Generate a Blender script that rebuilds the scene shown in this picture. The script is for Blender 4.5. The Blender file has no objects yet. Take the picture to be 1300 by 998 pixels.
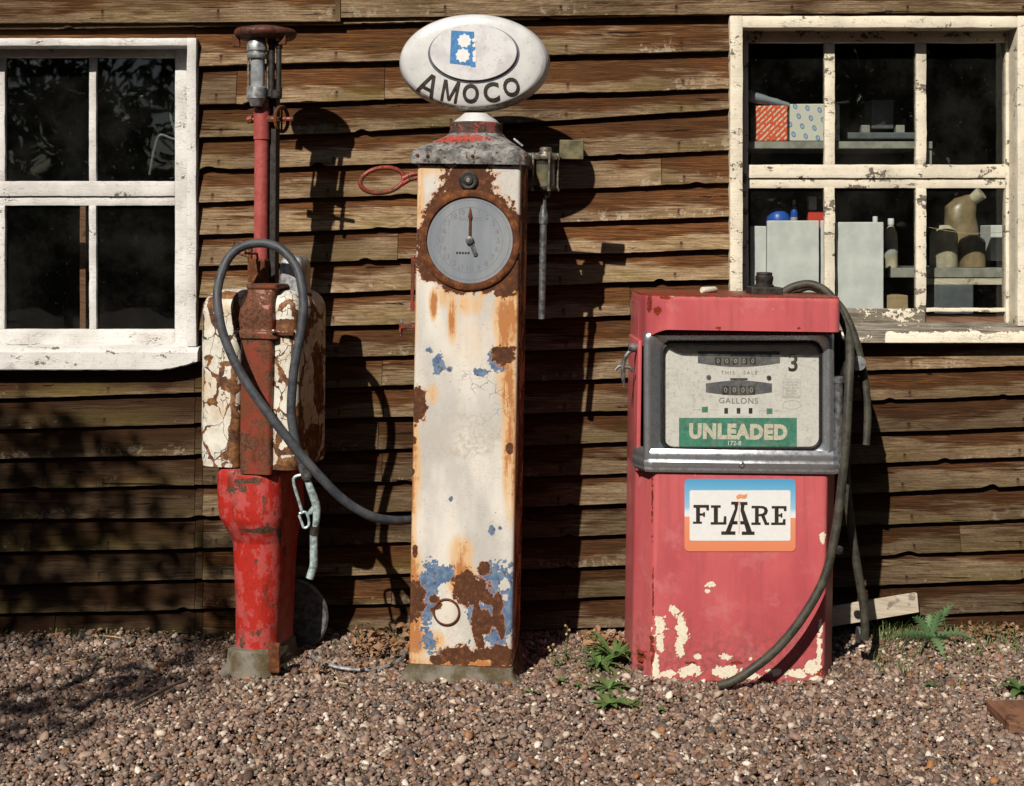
import bpy, bmesh, math, random
import numpy as np
from mathutils import Vector, Matrix, noise as NZ
random.seed(7); rng = np.random.default_rng(7)
C = bpy.context.scene.collection
PI = math.pi; R = math.radians

# ------------------------------------------------------------ camera model
YC = -5.65; HC = 1.6; FP = 1785.0; HZ = 297.0
def P(px, py, Y):
    d = Y - YC
    return Vector(((px-650)*d/FP, Y, HC-(py-HZ)*d/FP))
def proj(v):
    d = v[1]-YC
    return (650+v[0]*FP/d, HZ+(HC-v[2])*FP/d)
def GP(px, py, z=0.0):
    d = (HC-z)*FP/(py-HZ)
    return Vector(((px-650)*d/FP, YC+d, z))

class Fr:
    """local frame: x right, y into the wall, z up"""
    def __init__(s, o, rz=0, lean=0):
        s.o = Vector(o)
        s.M = Matrix.Translation(s.o) @ Matrix.Rotation(R(rz), 4, 'Z') @ Matrix.Rotation(R(lean), 4, 'Y')
        s.I = s.M.inverted()
    def w(s, v): return s.M @ Vector(v)
    def px(s, px, py, y=0.0):
        c = s.I @ Vector((0, YC, HC)); q = s.I @ P(px, py, 0)
        d = q-c; t = (y-c.y)/d.y
        return c + d*t

# ------------------------------------------------------------ objects
def tag(o, label=None, cat=None, group=None, kind=None):
    if label: o['label'] = label
    if cat: o['category'] = cat
    if group: o['group'] = group
    if kind: o['kind'] = kind
    return o
def empty(name, loc, label, cat, group=None):
    o = bpy.data.objects.new(name, None); C.objects.link(o); o.location = loc
    o.empty_display_size = 0.1
    return tag(o, label, cat, group)
def rootloc(p):
    while p.parent: p = p.parent
    return Vector(p.location)
def mk(name, V, F, mat, parent=None, smooth=False, origin=None, attrs=None, sharp=None):
    """world-space vertices -> one mesh object (relative to the root of its thing)"""
    org = rootloc(parent) if parent else (Vector(origin) if origin is not None else Vector((0, 0, 0)))
    me = bpy.data.meshes.new(name)
    me.from_pydata([tuple(Vector(v)-org) for v in V], [], F)
    if mat: me.materials.append(mat)
    if attrs:
        for k, vals in attrs.items():
            a = me.attributes.new(k, 'FLOAT', 'POINT'); a.data.foreach_set('value', np.asarray(vals, dtype=np.float32))
    bm = bmesh.new(); bm.from_mesh(me)
    bmesh.ops.recalc_face_normals(bm, faces=bm.faces)
    if sharp is not None or smooth:
        ang = R(sharp if sharp is not None else 40)
        for f in bm.faces: f.smooth = True
        for e in bm.edges:
            if len(e.link_faces) == 2 and e.calc_face_angle(0) > ang: e.smooth = False
    bm.to_mesh(me); bm.free()
    o = bpy.data.objects.new(name, me); C.objects.link(o)
    if parent: o.parent = parent
    else: o.location = org
    return o

class MB:
    """collects shapes in world space"""
    def __init__(s): s.V = []; s.F = []
    def add(s, V, F):
        n = len(s.V); s.V += [Vector(v) for v in V]; s.F += [tuple(i+n for i in f) for f in F]; return s
    def build(s, name, mat, parent=None, smooth=False, **k): return mk(name, s.V, s.F, mat, parent, smooth, **k)
    def box(s, a, b, fr=None, bev=0.0, jit=0.0, seg=0.0):
        """bevelled box between corners a, b"""
        a = Vector(a); b = Vector(b)
        bm = bmesh.new(); bmesh.ops.create_cube(bm, size=1)
        c = (a+b)/2; d = b-a
        for v in bm.verts: v.co = Vector((c.x+v.co.x*d.x, c.y+v.co.y*d.y, c.z+v.co.z*d.z))
        if bev > 0: bmesh.ops.bevel(bm, geom=bm.edges[:], offset=bev, segments=2, affect='EDGES', profile=0.5)
        if seg > 0:
            for ax in range(3):
                n = int(abs(d[ax])/seg)
                for i in range(1, n):
                    co = [0, 0, 0]; co[ax] = min(a[ax], b[ax]) + abs(d[ax])*i/n
                    no = [0, 0, 0]; no[ax] = 1
                    bmesh.ops.bisect_plane(bm, geom=bm.verts[:]+bm.edges[:]+bm.faces[:], plane_co=co, plane_no=no)
        if jit > 0:
            for v in bm.verts:
                v.co += NZ.noise_vector(v.co*9)*jit + NZ.noise_vector(v.co*45)*jit*0.6
        bm.verts.index_update()
        V = [v.co.copy() for v in bm.verts]; F = [tuple(v.index for v in f.verts) for f in bm.faces]; bm.free()
        if fr: V = [fr.w(v) for v in V]
        return s.add(V, F)
    def loft(s, loops, cap=(True, True), closed=True):
        n = len(loops[0]); V = [p for l in loops for p in l]; F = []
        for i in range(len(loops)-1):
            for j in range(n if closed else n-1):
                k = (j+1) % n
                F.append((i*n+j, i*n+k, (i+1)*n+k, (i+1)*n+j))
        if cap[0]: F.append(tuple(range(n)))
        if cap[1]: F.append(tuple((len(loops)-1)*n+j for j in range(n)))
        return s.add(V, F)
    def tube(s, pts, r, n=12, cap=True):
        pts = [Vector(p) for p in pts]
        rs = r if isinstance(r, (list, tuple)) else [r]*len(pts)
        loops = []; up = None
        for i, p in enumerate(pts):
            t = (pts[min(i+1, len(pts)-1)]-pts[max(i-1, 0)]).normalized()
            if up is None:
                up = Vector((0, 0, 1)) if abs(t.z) < 0.9 else Vector((0, 1, 0))
            up = (up - t*up.dot(t)).normalized(); b = t.cross(up)
            loops.append([p+(up*math.cos(2*PI*k/n)+b*math.sin(2*PI*k/n))*rs[i] for k in range(n)])
        return s.loft(loops, (cap, cap))
    def lathe(s, c, prof, axis='Z', n=32, fr=None, cap=True):
        """prof: list of (radius, offset along axis)"""
        c = Vector(c); loops = []
        for r, h in prof:
            l = []
            for k in range(n):
                a = 2*PI*k/n; u, v = r*math.cos(a), r*math.sin(a)
                q = {'Z': Vector((u, v, h)), 'Y': Vector((u, h, v)), 'X': Vector((h, u, v))}[axis]
                q = c+q
                l.append(fr.w(q) if fr else q)
            loops.append(l)
        return s.loft(loops, (cap, cap))

def spline(pts, n=10):
    """Catmull-Rom through points"""
    pts = [Vector(p) for p in pts]; out = []
    for i in range(len(pts)-1):
        p0 = pts[max(i-1, 0)]; p1 = pts[i]; p2 = pts[i+1]; p3 = pts[min(i+2, len(pts)-1)]
        for k in range(n):
            t = k/n
            out.append(0.5*((2*p1)+(p2-p0)*t+(2*p0-5*p1+4*p2-p3)*t*t+(3*p1-p0-3*p2+p3)*t**3))
    out.append(pts[-1]); return out

def rrect(x0, x1, y0, y1, r, n=5, ds=None):
    """rounded rectangle, counter-clockwise from the front-left corner (front = y0); r may be 4 radii fl, fr, br, bl"""
    rr = r if isinstance(r, (list, tuple)) else [r]*4
    cs = [((x0+rr[0], y0+rr[0]), PI, rr[0]), ((x1-rr[1], y0+rr[1]), 1.5*PI, rr[1]), ((x1-rr[2], y1-rr[2]), 0, rr[2]), ((x0+rr[3], y1-rr[3]), 0.5*PI, rr[3])]
    out = []
    for (c, a0, q) in cs:
        for k in range(n+1):
            a = a0+0.5*PI*k/n; out.append((c[0]+q*math.cos(a), c[1]+q*math.sin(a)))
    if ds:
        o2 = []
        for i, p in enumerate(out):
            q = out[(i+1) % len(out)]; L = math.hypot(q[0]-p[0], q[1]-p[1]); m = max(1, int(round(L/ds)))
            for k in range(m): o2.append((p[0]+(q[0]-p[0])*k/m, p[1]+(q[1]-p[1])*k/m))
        out = o2
    return out

def text_geo(s, size, extrude=0.0, bold=0.0, align='CENTER', sx=1.0, spacing=1.0):
    cu = bpy.data.curves.new('t', 'FONT'); cu.body = s; cu.size = size; cu.extrude = extrude; cu.offset = bold
    cu.align_x = align; cu.align_y = 'CENTER'; cu.space_character = spacing; cu.resolution_u = 4
    o = bpy.data.objects.new('t', cu); me = bpy.data.meshes.new_from_object(o)
    V = [(v.co.x*sx, v.co.y, v.co.z) for v in me.vertices]; F = [tuple(p.vertices) for p in me.polygons]
    bpy.data.objects.remove(o); bpy.data.curves.remove(cu); bpy.data.meshes.remove(me)
    return V, F

# ------------------------------------------------------------ materials
class G:
    def __init__(s, name):
        s.m = bpy.data.materials.new(name); s.m.use_nodes = True; s.t = s.m.node_tree; s.t.nodes.clear()
    def n(s, ty, props=None, **ins):
        nd = s.t.nodes.new(ty)
        for k, v in (props or {}).items(): setattr(nd, k, v)
        for k, v in ins.items():
            i = nd.inputs[int(k[1:])] if k[0] == 'i' and k[1:].isdigit() else nd.inputs[k.replace('_', ' ')]
            s.set(i, v)
        return nd
    def set(s, i, v):
        if isinstance(v, bpy.types.NodeSocket): s.t.links.new(v, i)
        elif isinstance(v, (tuple, list)) and len(v) == 3 and i.type == 'RGBA': i.default_value = (*v, 1)
        elif isinstance(v, (int, float)) and i.type == 'RGBA': i.default_value = (v, v, v, 1)
        else: i.default_value = v
    def obj(s): return s.n('ShaderNodeTexCoord').outputs['Object']
    def attr(s, name): return s.n('ShaderNodeAttribute', {'attribute_name': name}).outputs['Fac']
    def attrc(s, name): return s.n('ShaderNodeAttribute', {'attribute_name': name}).outputs['Color']
    def map(s, v, scale=(1, 1, 1), loc=(0, 0, 0), rot=(0, 0, 0)):
        return s.n('ShaderNodeMapping', None, Vector=v, Scale=scale, Location=loc, Rotation=rot).outputs[0]
    def noise(s, v, scale=5, detail=4, rough=0.55, dist=0.0, col=False):
        return s.n('ShaderNodeTexNoise', None, Vector=v, Scale=scale, Detail=detail, Roughness=rough, Distortion=dist).outputs['Color' if col else 'Fac']
    def vor(s, v, scale=5, feat='DISTANCE_TO_EDGE', out='Distance', rnd=1.0):
        return s.n('ShaderNodeTexVoronoi', {'feature': feat}, Vector=v, Scale=scale, Randomness=rnd).outputs[out]
    def wave(s, v, scale=5, dist=2, detail=2, dscale=1, typ='BANDS', d='Z'):
        return s.n('ShaderNodeTexWave', {'wave_type': typ, 'bands_direction': d}, Vector=v, Scale=scale, Distortion=dist, Detail=detail, **{'Detail_Scale': dscale}).outputs['Fac']
    def ma(s, op, a, b=0.0, c=0.0, clamp=False):
        nd = s.t.nodes.new('ShaderNodeMath'); nd.operation = op; nd.use_clamp = clamp
        s.set(nd.inputs[0], a); s.set(nd.inputs[1], b)
        if op in ('MULTIPLY_ADD', 'COMPARE'): s.set(nd.inputs[2], c)
        return nd.outputs[0]
    def mr(s, v, a, b, c=0.0, d=1.0, smooth=True):
        nd = s.t.nodes.new('ShaderNodeMapRange'); nd.interpolation_type = 'SMOOTHSTEP' if smooth else 'LINEAR'
        for i, q in enumerate((v, a, b, c, d)): s.set(nd.inputs[i], q)
        return nd.outputs[0]
    def mix(s, f, a, b, mode='MIX'):
        nd = s.t.nodes.new('ShaderNodeMix'); nd.data_type = 'RGBA'; nd.blend_type = mode
        s.set(nd.inputs[0], f); s.set(nd.inputs[6], a); s.set(nd.inputs[7], b)
        return nd.outputs[2]
    def ramp(s, f, stops):
        nd = s.t.nodes.new('ShaderNodeValToRGB'); s.set(nd.inputs[0], f); e = nd.color_ramp.elements
        while len(e) < len(stops): e.new(0.5)
        for i, (p, c) in enumerate(stops):
            e[i].position = p; e[i].color = (*c, 1) if isinstance(c, tuple) else (c, c, c, 1)
        return nd.outputs[0]
    def sep(s, v):
        nd = s.n('ShaderNodeSeparateXYZ', None, Vector=v); return nd.outputs
    def comb(s, x, y, z):
        nd = s.t.nodes.new('ShaderNodeCombineXYZ')
        for i, q in enumerate((x, y, z)): s.set(nd.inputs[i], q)
        return nd.outputs[0]
    def warp(s, v, scale, amt):
        nd = s.n('ShaderNodeVectorMath', {'operation': 'MULTIPLY_ADD'})
        s.set(nd.inputs[0], s.noise(v, scale, 3, col=True)); nd.inputs[1].default_value = (amt,)*3; s.set(nd.inputs[2], v)
        return nd.outputs[0]
    def bump(s, h, strength=0.5, dist=0.002, nrm=None):
        nd = s.n('ShaderNodeBump', None, Height=h, Strength=strength, Distance=dist)
        if nrm is not None: s.set(nd.inputs['Normal'], nrm)
        return nd.outputs[0]
    def done(s, col, rough=0.6, metal=0.0, nrm=None, spec=0.5, **kw):
        b = s.n('ShaderNodeBsdfPrincipled', None, **{'Base_Color': col, 'Roughness': rough, 'Metallic': metal, 'Specular_IOR_Level': spec}, **kw)
        if nrm is not None: s.set(b.inputs['Normal'], nrm)
        o = s.t.nodes.new('ShaderNodeOutputMaterial'); s.t.links.new(b.outputs[0], o.inputs[0]); s.b = b
        return s.m

def simple(name, col, rough=0.6, metal=0.0, var=0.15, scale=30, bump=0.2, spec=0.5):
    g = G(name); o = g.obj(); nz = g.noise(o, scale, 5, 0.6)
    c2 = tuple(c*(1-var*2) for c in col); c1 = tuple(min(1, c*(1+var)) for c in col)
    c = g.mix(g.mr(nz, 0.3, 0.7), c2, c1)
    return g.done(c, g.mr(nz, 0.3, 0.7, rough*0.85, min(1, rough*1.15)), metal, g.bump(nz, bump, 0.002), spec)

RUST1 = (0.055, 0.018, 0.008); RUST2 = (0.16, 0.05, 0.016); RUST3 = (0.30, 0.11, 0.03)
M = {}
def mat_wood():
    g = G('weathered_boards'); o = g.obj(); xyz = g.sep(o)
    v = g.attr('across'); rnd = g.attr('rnd'); rx = g.ma('MULTIPLY', rnd, 37.0)
    base = g.comb(g.ma('ADD', xyz[0], rx), rx, xyz[2])
    slow = g.noise(g.map(base, (2.2, 1, 14)), 1.0, 3)
    # cathedral figure: warped bands
    fig = g.wave(g.map(g.warp(base, 2.2, 0.10), (1.1, 1, 9.0)), 5.0, 3.0, 3, 1.2)
    grain = g.noise(g.map(base, (7, 1, 190)), 1.0, 7, 0.66, 0.25)
    ringn = g.noise(g.map(base, (1.1, 1, 9)), 1.0, 3, 0.5, 0.4); ring = g.ma('MULTIPLY_ADD', g.ma('SINE', g.ma('MULTIPLY', ringn, 150.0)), 0.5, 0.5); ring = g.ma('POWER', ring, 1.6)
    ringm = g.mr(g.noise(g.map(base, (1.2, 1, 4), (5, 1, 2)), 1.0, 2), 0.42, 0.58, 0.25, 1.0); fleck = g.mr(g.noise(g.map(base, (45, 1, 330)), 1.0, 3, 0.6), 0.62, 0.68)
    fine = g.noise(g.map(base, (60, 1, 640)), 1.0, 3, 0.75)
    cr = g.noise(g.map(base, (3.5, 1, 85)), 1.0, 6, 0.6, 0.6)
    crack = g.mr(cr, 0.355, 0.33)
    # how weathered (grey) : low part of each board, with ragged limit
    lim = g.ma('ADD', g.ma('MULTIPLY', rnd, 0.34), g.mr(slow, 0.3, 0.7, 0.02, 0.60)); lim = g.ma('ADD', lim, g.ma('MULTIPLY', g.ma('SUBTRACT', grain, 0.5), 0.75))
    grey = g.mr(g.ma('SUBTRACT', lim, v), -0.10, 0.20)
    greyc = g.ramp(g.ma('ADD', g.ma('MULTIPLY', grain, 0.6), g.ma('MULTIPLY', fine, 0.4)),
                   [(0.30, (0.060, 0.038, 0.020)), (0.42, (0.18, 0.130, 0.080)), (0.53, (0.32, 0.250, 0.165)), (0.66, (0.54, 0.46, 0.335))])
    brn = g.ramp(g.ma('ADD', g.ma('MULTIPLY', grain, 0.8), g.ma('MULTIPLY', fig, 0.08)),
                 [(0.26, (0.020, 0.008, 0.003)), (0.43, (0.098, 0.044, 0.017)), (0.60, (0.245, 0.115, 0.044))])
    c = g.mix(grey, brn, greyc)
    c = g.mix(g.ma('MULTIPLY', g.ma('MULTIPLY', ring, ringm), 0.42), c, (0.045, 0.024, 0.012)); c = g.mix(g.ma('MULTIPLY', fleck, 0.4), c, (0.02, 0.012, 0.007))
    big = g.noise(g.map(base, (1.4, 1, 3)), 1.0, 4, 0.6)
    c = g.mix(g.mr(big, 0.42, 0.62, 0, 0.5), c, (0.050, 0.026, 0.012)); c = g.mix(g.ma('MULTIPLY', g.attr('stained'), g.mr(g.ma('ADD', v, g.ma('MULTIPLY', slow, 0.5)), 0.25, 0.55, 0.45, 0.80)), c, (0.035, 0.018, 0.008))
    # algae near the lower edge
    al = g.noise(g.map(base, (1.6, 1, 6), (3, 5, 7)), 1.0, 4)
    alm = g.ma('MULTIPLY', g.mr(al, 0.46, 0.66), g.mr(v, 0.75, 0.0))
    c = g.mix(g.ma('MULTIPLY', alm, 0.5), c, (0.15, 0.135, 0.035))
    # pale lichen and chalky wear along the drip edge
    li = g.noise(base, 38.0, 6, 0.65); li2 = g.noise(g.map(base, (1.8, 1, 3), (9, 2, 1)), 1.0, 2)
    lim2 = g.ma('MULTIPLY', g.mr(g.ma('ADD', li, g.mr(li2, 0.45, 0.7, -0.12, 0.07)), 0.57, 0.61), g.mr(v, 0.45, 0.05))
    c = g.mix(g.ma('MULTIPLY', lim2, 0.6), c, (0.42, 0.40, 0.33))
    # nail heads with a rusty run under each
    nu = g.ma('MULTIPLY', g.ma('SUBTRACT', g.ma('FRACT', g.ma('DIVIDE', g.ma('ADD', xyz[0], g.ma('MULTIPLY', rnd, 0.05)), 0.46)), 0.5), 0.46); nv_ = g.ma('MULTIPLY', g.ma('SUBTRACT', v, 0.24), 0.125)
    nd = g.ma('SQRT', g.ma('ADD', g.ma('POWER', nu, 2.0), g.ma('POWER', nv_, 2.0))); run = g.ma('MULTIPLY', g.mr(g.ma('ABSOLUTE', nu), 0.010, 0.002), g.ma('MULTIPLY', g.mr(nv_, 0.012, -0.002), g.mr(nv_, -0.04, 0.0)))
    c = g.mix(g.ma('MULTIPLY', run, 0.7), c, (0.05, 0.02, 0.010)); c = g.mix(g.mr(nd, 0.0042, 0.0032), c, (0.03, 0.017, 0.012))
    # knots
    kv = g.n('ShaderNodeTexVoronoi', {'feature': 'F1'}, Vector=g.map(g.warp(base, 14, 0.03), (2.4, 1.0, 7.5)), Scale=1.0)
    kd = kv.outputs['Distance']; kr = g.sep(kv.outputs['Color'])[0]
    kn = g.ma('MULTIPLY', g.mr(kd, 0.17, 0.07), g.mr(kr, 0.45, 0.5))
    kring = g.ma('MULTIPLY', g.ma('MULTIPLY', g.ma('SINE', g.ma('MULTIPLY', kd, 120.0)), 0.5), g.mr(kd, 0.3, 0.12))
    c = g.mix(g.ma('MULTIPLY', kn, 0.8), c, (0.028, 0.012, 0.006))
    c = g.mix(g.ma('MULTIPLY', crack, 0.9), c, (0.010, 0.006, 0.004))
    c = g.mix(g.ma('MULTIPLY', g.mr(v, 0.86, 1.05), 0.8), c, (0.012, 0.007, 0.005))     # darker along the top of each board
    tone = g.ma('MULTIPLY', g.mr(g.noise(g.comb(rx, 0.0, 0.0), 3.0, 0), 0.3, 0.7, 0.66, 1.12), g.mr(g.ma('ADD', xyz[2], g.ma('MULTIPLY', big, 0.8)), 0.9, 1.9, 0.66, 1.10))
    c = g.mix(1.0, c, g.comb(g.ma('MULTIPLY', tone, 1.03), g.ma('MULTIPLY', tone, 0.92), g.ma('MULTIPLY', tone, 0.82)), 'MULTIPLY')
    h = g.ma('ADD', g.ma('MULTIPLY', grain, 0.7), g.ma('MULTIPLY', fine, 0.3))
    h = g.ma('SUBTRACT', h, g.ma('MULTIPLY', crack, 0.9)); h = g.ma('ADD', h, g.ma('MULTIPLY', kring, 0.15))
    return g.done(c, 0.85, 0, g.bump(h, 1.0, 0.006), 0.15)
M['wood'] = mat_wood()

def mat_frame(name, paint, wood, peel, flakes, grime=(0.25, 0.22, 0.18)):
    """old gloss paint over grey wood; peel 0..1, attr 'bare' adds bare wood"""
    g = G(name); o = g.obj(); xyz = g.sep(o)
    a = g.attr('bare')
    w = g.warp(o, 30, 0.012)
    n1 = g.noise(g.map(w, (10, 14, 22)), 1.0, 6, 0.62)
    n2 = g.noise(w, 55, 5, 0.65)
    lv = g.ma('ADD', g.ma('ADD', g.ma('MULTIPLY', n1, 0.6), g.ma('MULTIPLY', n2, 0.4)), a)
    bare = g.mr(lv, peel, peel+0.012)
    e = g.mr(lv, peel-0.035, peel)
    cr = g.vor(g.map(w, (34, 34, 80)), 1.0)
    crk = g.ma('MULTIPLY', g.mr(cr, 0.035, 0.0), g.mr(n1, 0.5, 0.6))
    dirt = g.noise(o, 7, 4)
    pc = g.mix(g.mr(dirt, 0.35, 0.75, 0, 0.38), paint, grime)
    pc = g.mix(g.ma('MULTIPLY', e, 0.35), pc, flakes)
    pc = pc
    gr = g.noise(g.map(o, (8, 8, 170)), 1.0, 5, 0.65, 0.3)
    wc = g.ramp(gr, [(0.3, tuple(c*0.25 for c in wood)), (0.5, wood), (0.65, tuple(min(1, c*1.7) for c in wood))])
    c = g.mix(bare, pc, wc)
    h = g.ma('ADD', g.ma('MULTIPLY', g.ma('SUBTRACT', 1.0, bare), 0.8), g.ma('MULTIPLY', gr, 0.4))
    h = g.ma('SUBTRACT', h, g.ma('MULTIPLY', crk, 0.5)); h = g.ma('ADD', h, g.ma('MULTIPLY', g.noise(g.map(o, (30, 30, 30)), 1.0, 7, 0.75), 0.9))
    fl = g.noise(g.map(w, (70, 70, 70)), 1.0, 4, 0.7); c = g.mix(g.mr(fl, 0.60, 0.66, 0, 0.45), c, grime)
    return g.done(c, g.mr(bare, 0, 1, 0.5, 0.85), 0, g.bump(h, 0.9, 0.003), 0.35)
M['white_frame'] = mat_frame('old_white_paint', (0.74, 0.73, 0.71), (0.20, 0.17, 0.13), 0.585, (0.85, 0.82, 0.76))
M['cream_frame'] = mat_frame('peeling_cream_paint', (0.82, 0.75, 0.60), (0.19, 0.165, 0.13), 0.575, (0.9, 0.82, 0.62))
M['fascia'] = M['wood']

def mat_glass():
    g = G('dusty_window_glass'); o = g.obj()
    d = g.noise(o, 3.0, 6, 0.7); sp = g.vor(o, 45, 'F1')
    spk = g.mr(g.noise(o, 160, 2, 0.5), 0.74, 0.78)
    dust = g.ma('ADD', g.mr(d, 0.4, 0.8, 0.001, 0.016), g.ma('MULTIPLY', spk, 0.25))
    bf = g.n('ShaderNodeNewGeometry').outputs['Backfacing']; fr = g.n('ShaderNodeFresnel', None, IOR=g.mr(bf, 0, 1, 1.45, 1/1.45)).outputs[0]
    tr = g.n('ShaderNodeBsdfTransparent', None, Color=(0.93, 0.95, 0.93)).outputs[0]
    wob = g.bump(g.noise(g.map(o, (1, 1, 1)), 4.0, 1), 0.06, 0.02)
    gl = g.n('ShaderNodeBsdfGlossy', None, Roughness=0.015, Color=(1, 1, 1), Normal=wob).outputs[0]
    df = g.n('ShaderNodeBsdfDiffuse', None, Color=(0.55, 0.53, 0.48)).outputs[0]
    m1 = g.n('ShaderNodeMixShader', None, i0=dust, i1=tr, i2=df).outputs[0]
    m2 = g.n('ShaderNodeMixShader', None, i0=fr, i1=m1, i2=gl).outputs[0]
    out = g.t.nodes.new('ShaderNodeOutputMaterial'); g.t.links.new(m2, out.inputs[0]); return g.m
M['glass'] = mat_glass()
def mat_clear():
    g = G('pump_glass')
    bf = g.n('ShaderNodeNewGeometry').outputs['Backfacing']; fr = g.n('ShaderNodeFresnel', None, IOR=g.mr(bf, 0, 1, 1.4, 1/1.4)).outputs[0]
    tr = g.n('ShaderNodeBsdfTransparent', None, Color=(0.97, 0.97, 0.96)).outputs[0]
    gl = g.n('ShaderNodeBsdfGlossy', None, Roughness=0.05).outputs[0]
    df = g.n('ShaderNodeBsdfDiffuse', None, Color=(0.6, 0.58, 0.5)).outputs[0]
    du = g.mr(g.noise(g.obj(), 25, 5, 0.7), 0.4, 0.8, 0.01, 0.12)
    m1 = g.n('ShaderNodeMixShader', None, i0=du, i1=tr, i2=df).outputs[0]
    m2 = g.n('ShaderNodeMixShader', None, i0=fr, i1=m1, i2=gl).outputs[0]
    out = g.t.nodes.new('ShaderNodeOutputMaterial'); g.t.links.new(m2, out.inputs[0]); return g.m
M['clear'] = mat_clear()

def mat_column():
    """white enamel over blue over rust: layers from painted attributes"""
    g = G('peeling_white_enamel'); o = g.obj()
    w = g.warp(o, 60, 0.006)
    fn = g.noise(o, 130, 4, 0.65); fn2 = g.noise(w, 42, 5, 0.65)
    jit = g.ma('MULTIPLY', g.ma('SUBTRACT', fn2, 0.5), 1.1)
    jit = g.ma('ADD', jit, g.ma('MULTIPLY', g.ma('SUBTRACT', fn, 0.5), 0.5))
    ru = g.ma('ADD', g.attr('rust'), jit); bl = g.ma('ADD', g.attr('blue'), jit); st = g.attr('stain')
    rust = g.mr(ru, 0.0, 0.03); blue = g.mr(bl, 0.0, 0.03)
    lo = g.noise(g.map(o, (6, 6, 2.2)), 1.0, 4)
    wc = g.mix(g.mr(lo, 0.35, 0.65), (0.76, 0.72, 0.65), (0.52, 0.50, 0.47)); sk = g.noise(w, 75, 6, 0.8); wc = g.mix(g.mr(sk, 0.58, 0.66, 0, 0.5), wc, (0.36, 0.31, 0.24))
    chk = g.attr('chalk')
    wc = g.mix(g.ma('MULTIPLY', chk, g.mr(g.noise(w, 60, 6, 0.75), 0.40, 0.62)), wc, (0.52, 0.48, 0.41))
    # fine crazing
    cz = g.vor(g.map(g.warp(o, 25, 0.02), (60, 60, 85)), 1.0); czm = g.mr(g.noise(o, 9, 3), 0.45, 0.6)
    crz = g.ma('MULTIPLY', g.mr(cz, 0.045, 0.0), czm)
    cz2 = g.vor(g.map(g.warp(o, 18, 0.03), (18, 18, 30)), 1.0)
    crk = g.ma('MULTIPLY', g.mr(cz2, 0.03, 0.0), g.ma('MULTIPLY', g.attr('crack'), g.mr(g.noise(o, 14, 2), 0.48, 0.56)))
    wc = g.mix(g.ma('MULTIPLY', crz, 0.35), wc, (0.35, 0.28, 0.2))
    # rusty streaks run down over the white
    sn = g.noise(g.map(o, (45, 45, 5)), 1.0, 5, 0.65)
    s2 = g.ma('MULTIPLY', st, g.mr(sn, 0.25, 0.62, 0.45, 1.35))
    c = g.mix(g.mr(s2, 0.03, 0.6, 0, 0.82), wc, (0.72, 0.44, 0.19))
    c = g.mix(g.mr(g.ma('ADD', s2, g.ma('MULTIPLY', g.ma('SUBTRACT', fn2, 0.5), 1.2)), 0.52, 1.05, 0, 0.88), c, (0.42, 0.15, 0.04))
    c = g.mix(crk, c, (0.05, 0.025, 0.015))
    pin = g.vor(o, 34, 'F1'); pk = g.ma('MULTIPLY', g.mr(pin, 0.075, 0.05), g.mr(g.noise(o, 21, 1), 0.57, 0.6))
    c = g.mix(pk, c, (0.12, 0.05, 0.02))
    bc = g.mix(g.mr(fn2, 0.4, 0.62), (0.09, 0.155, 0.29), (0.17, 0.24, 0.34))
    bc = g.mix(g.mr(g.noise(o, 70, 4, 0.7), 0.56, 0.62), bc, (0.10, 0.07, 0.05))
    c = g.mix(blue, c, bc)
    rc = g.ramp(g.noise(w, 55, 6, 0.7), [(0.32, RUST1), (0.55, (0.10, 0.035, 0.013)), (0.75, RUST3)])
    hal = g.mr(ru, -0.18, 0.0)
    c = g.mix(g.ma('MULTIPLY', hal, 0.55), c, (0.62, 0.26, 0.07))
    c = g.mix(rust, c, rc)
    h = g.ma('SUBTRACT', 1.0, g.ma('MULTIPLY', rust, 0.9)); h = g.ma('SUBTRACT', h, g.ma('MULTIPLY', blue, 0.35))
    h = g.ma('SUBTRACT', h, g.ma('MULTIPLY', crz, 0.2)); h = g.ma('SUBTRACT', h, g.ma('MULTIPLY', crk, 0.6))
    h = g.ma('ADD', h, g.ma('MULTIPLY', g.ma('MULTIPLY', fn, rust), 0.7))
    h = g.ma('ADD', h, g.ma('MULTIPLY', g.noise(o, 8, 3), 0.6))
    return g.done(c, g.mr(rust, 0, 1, 0.38, 0.9), 0, g.bump(h, 0.7, 0.0022), 0.45)
M['column'] = mat_column()

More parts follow.
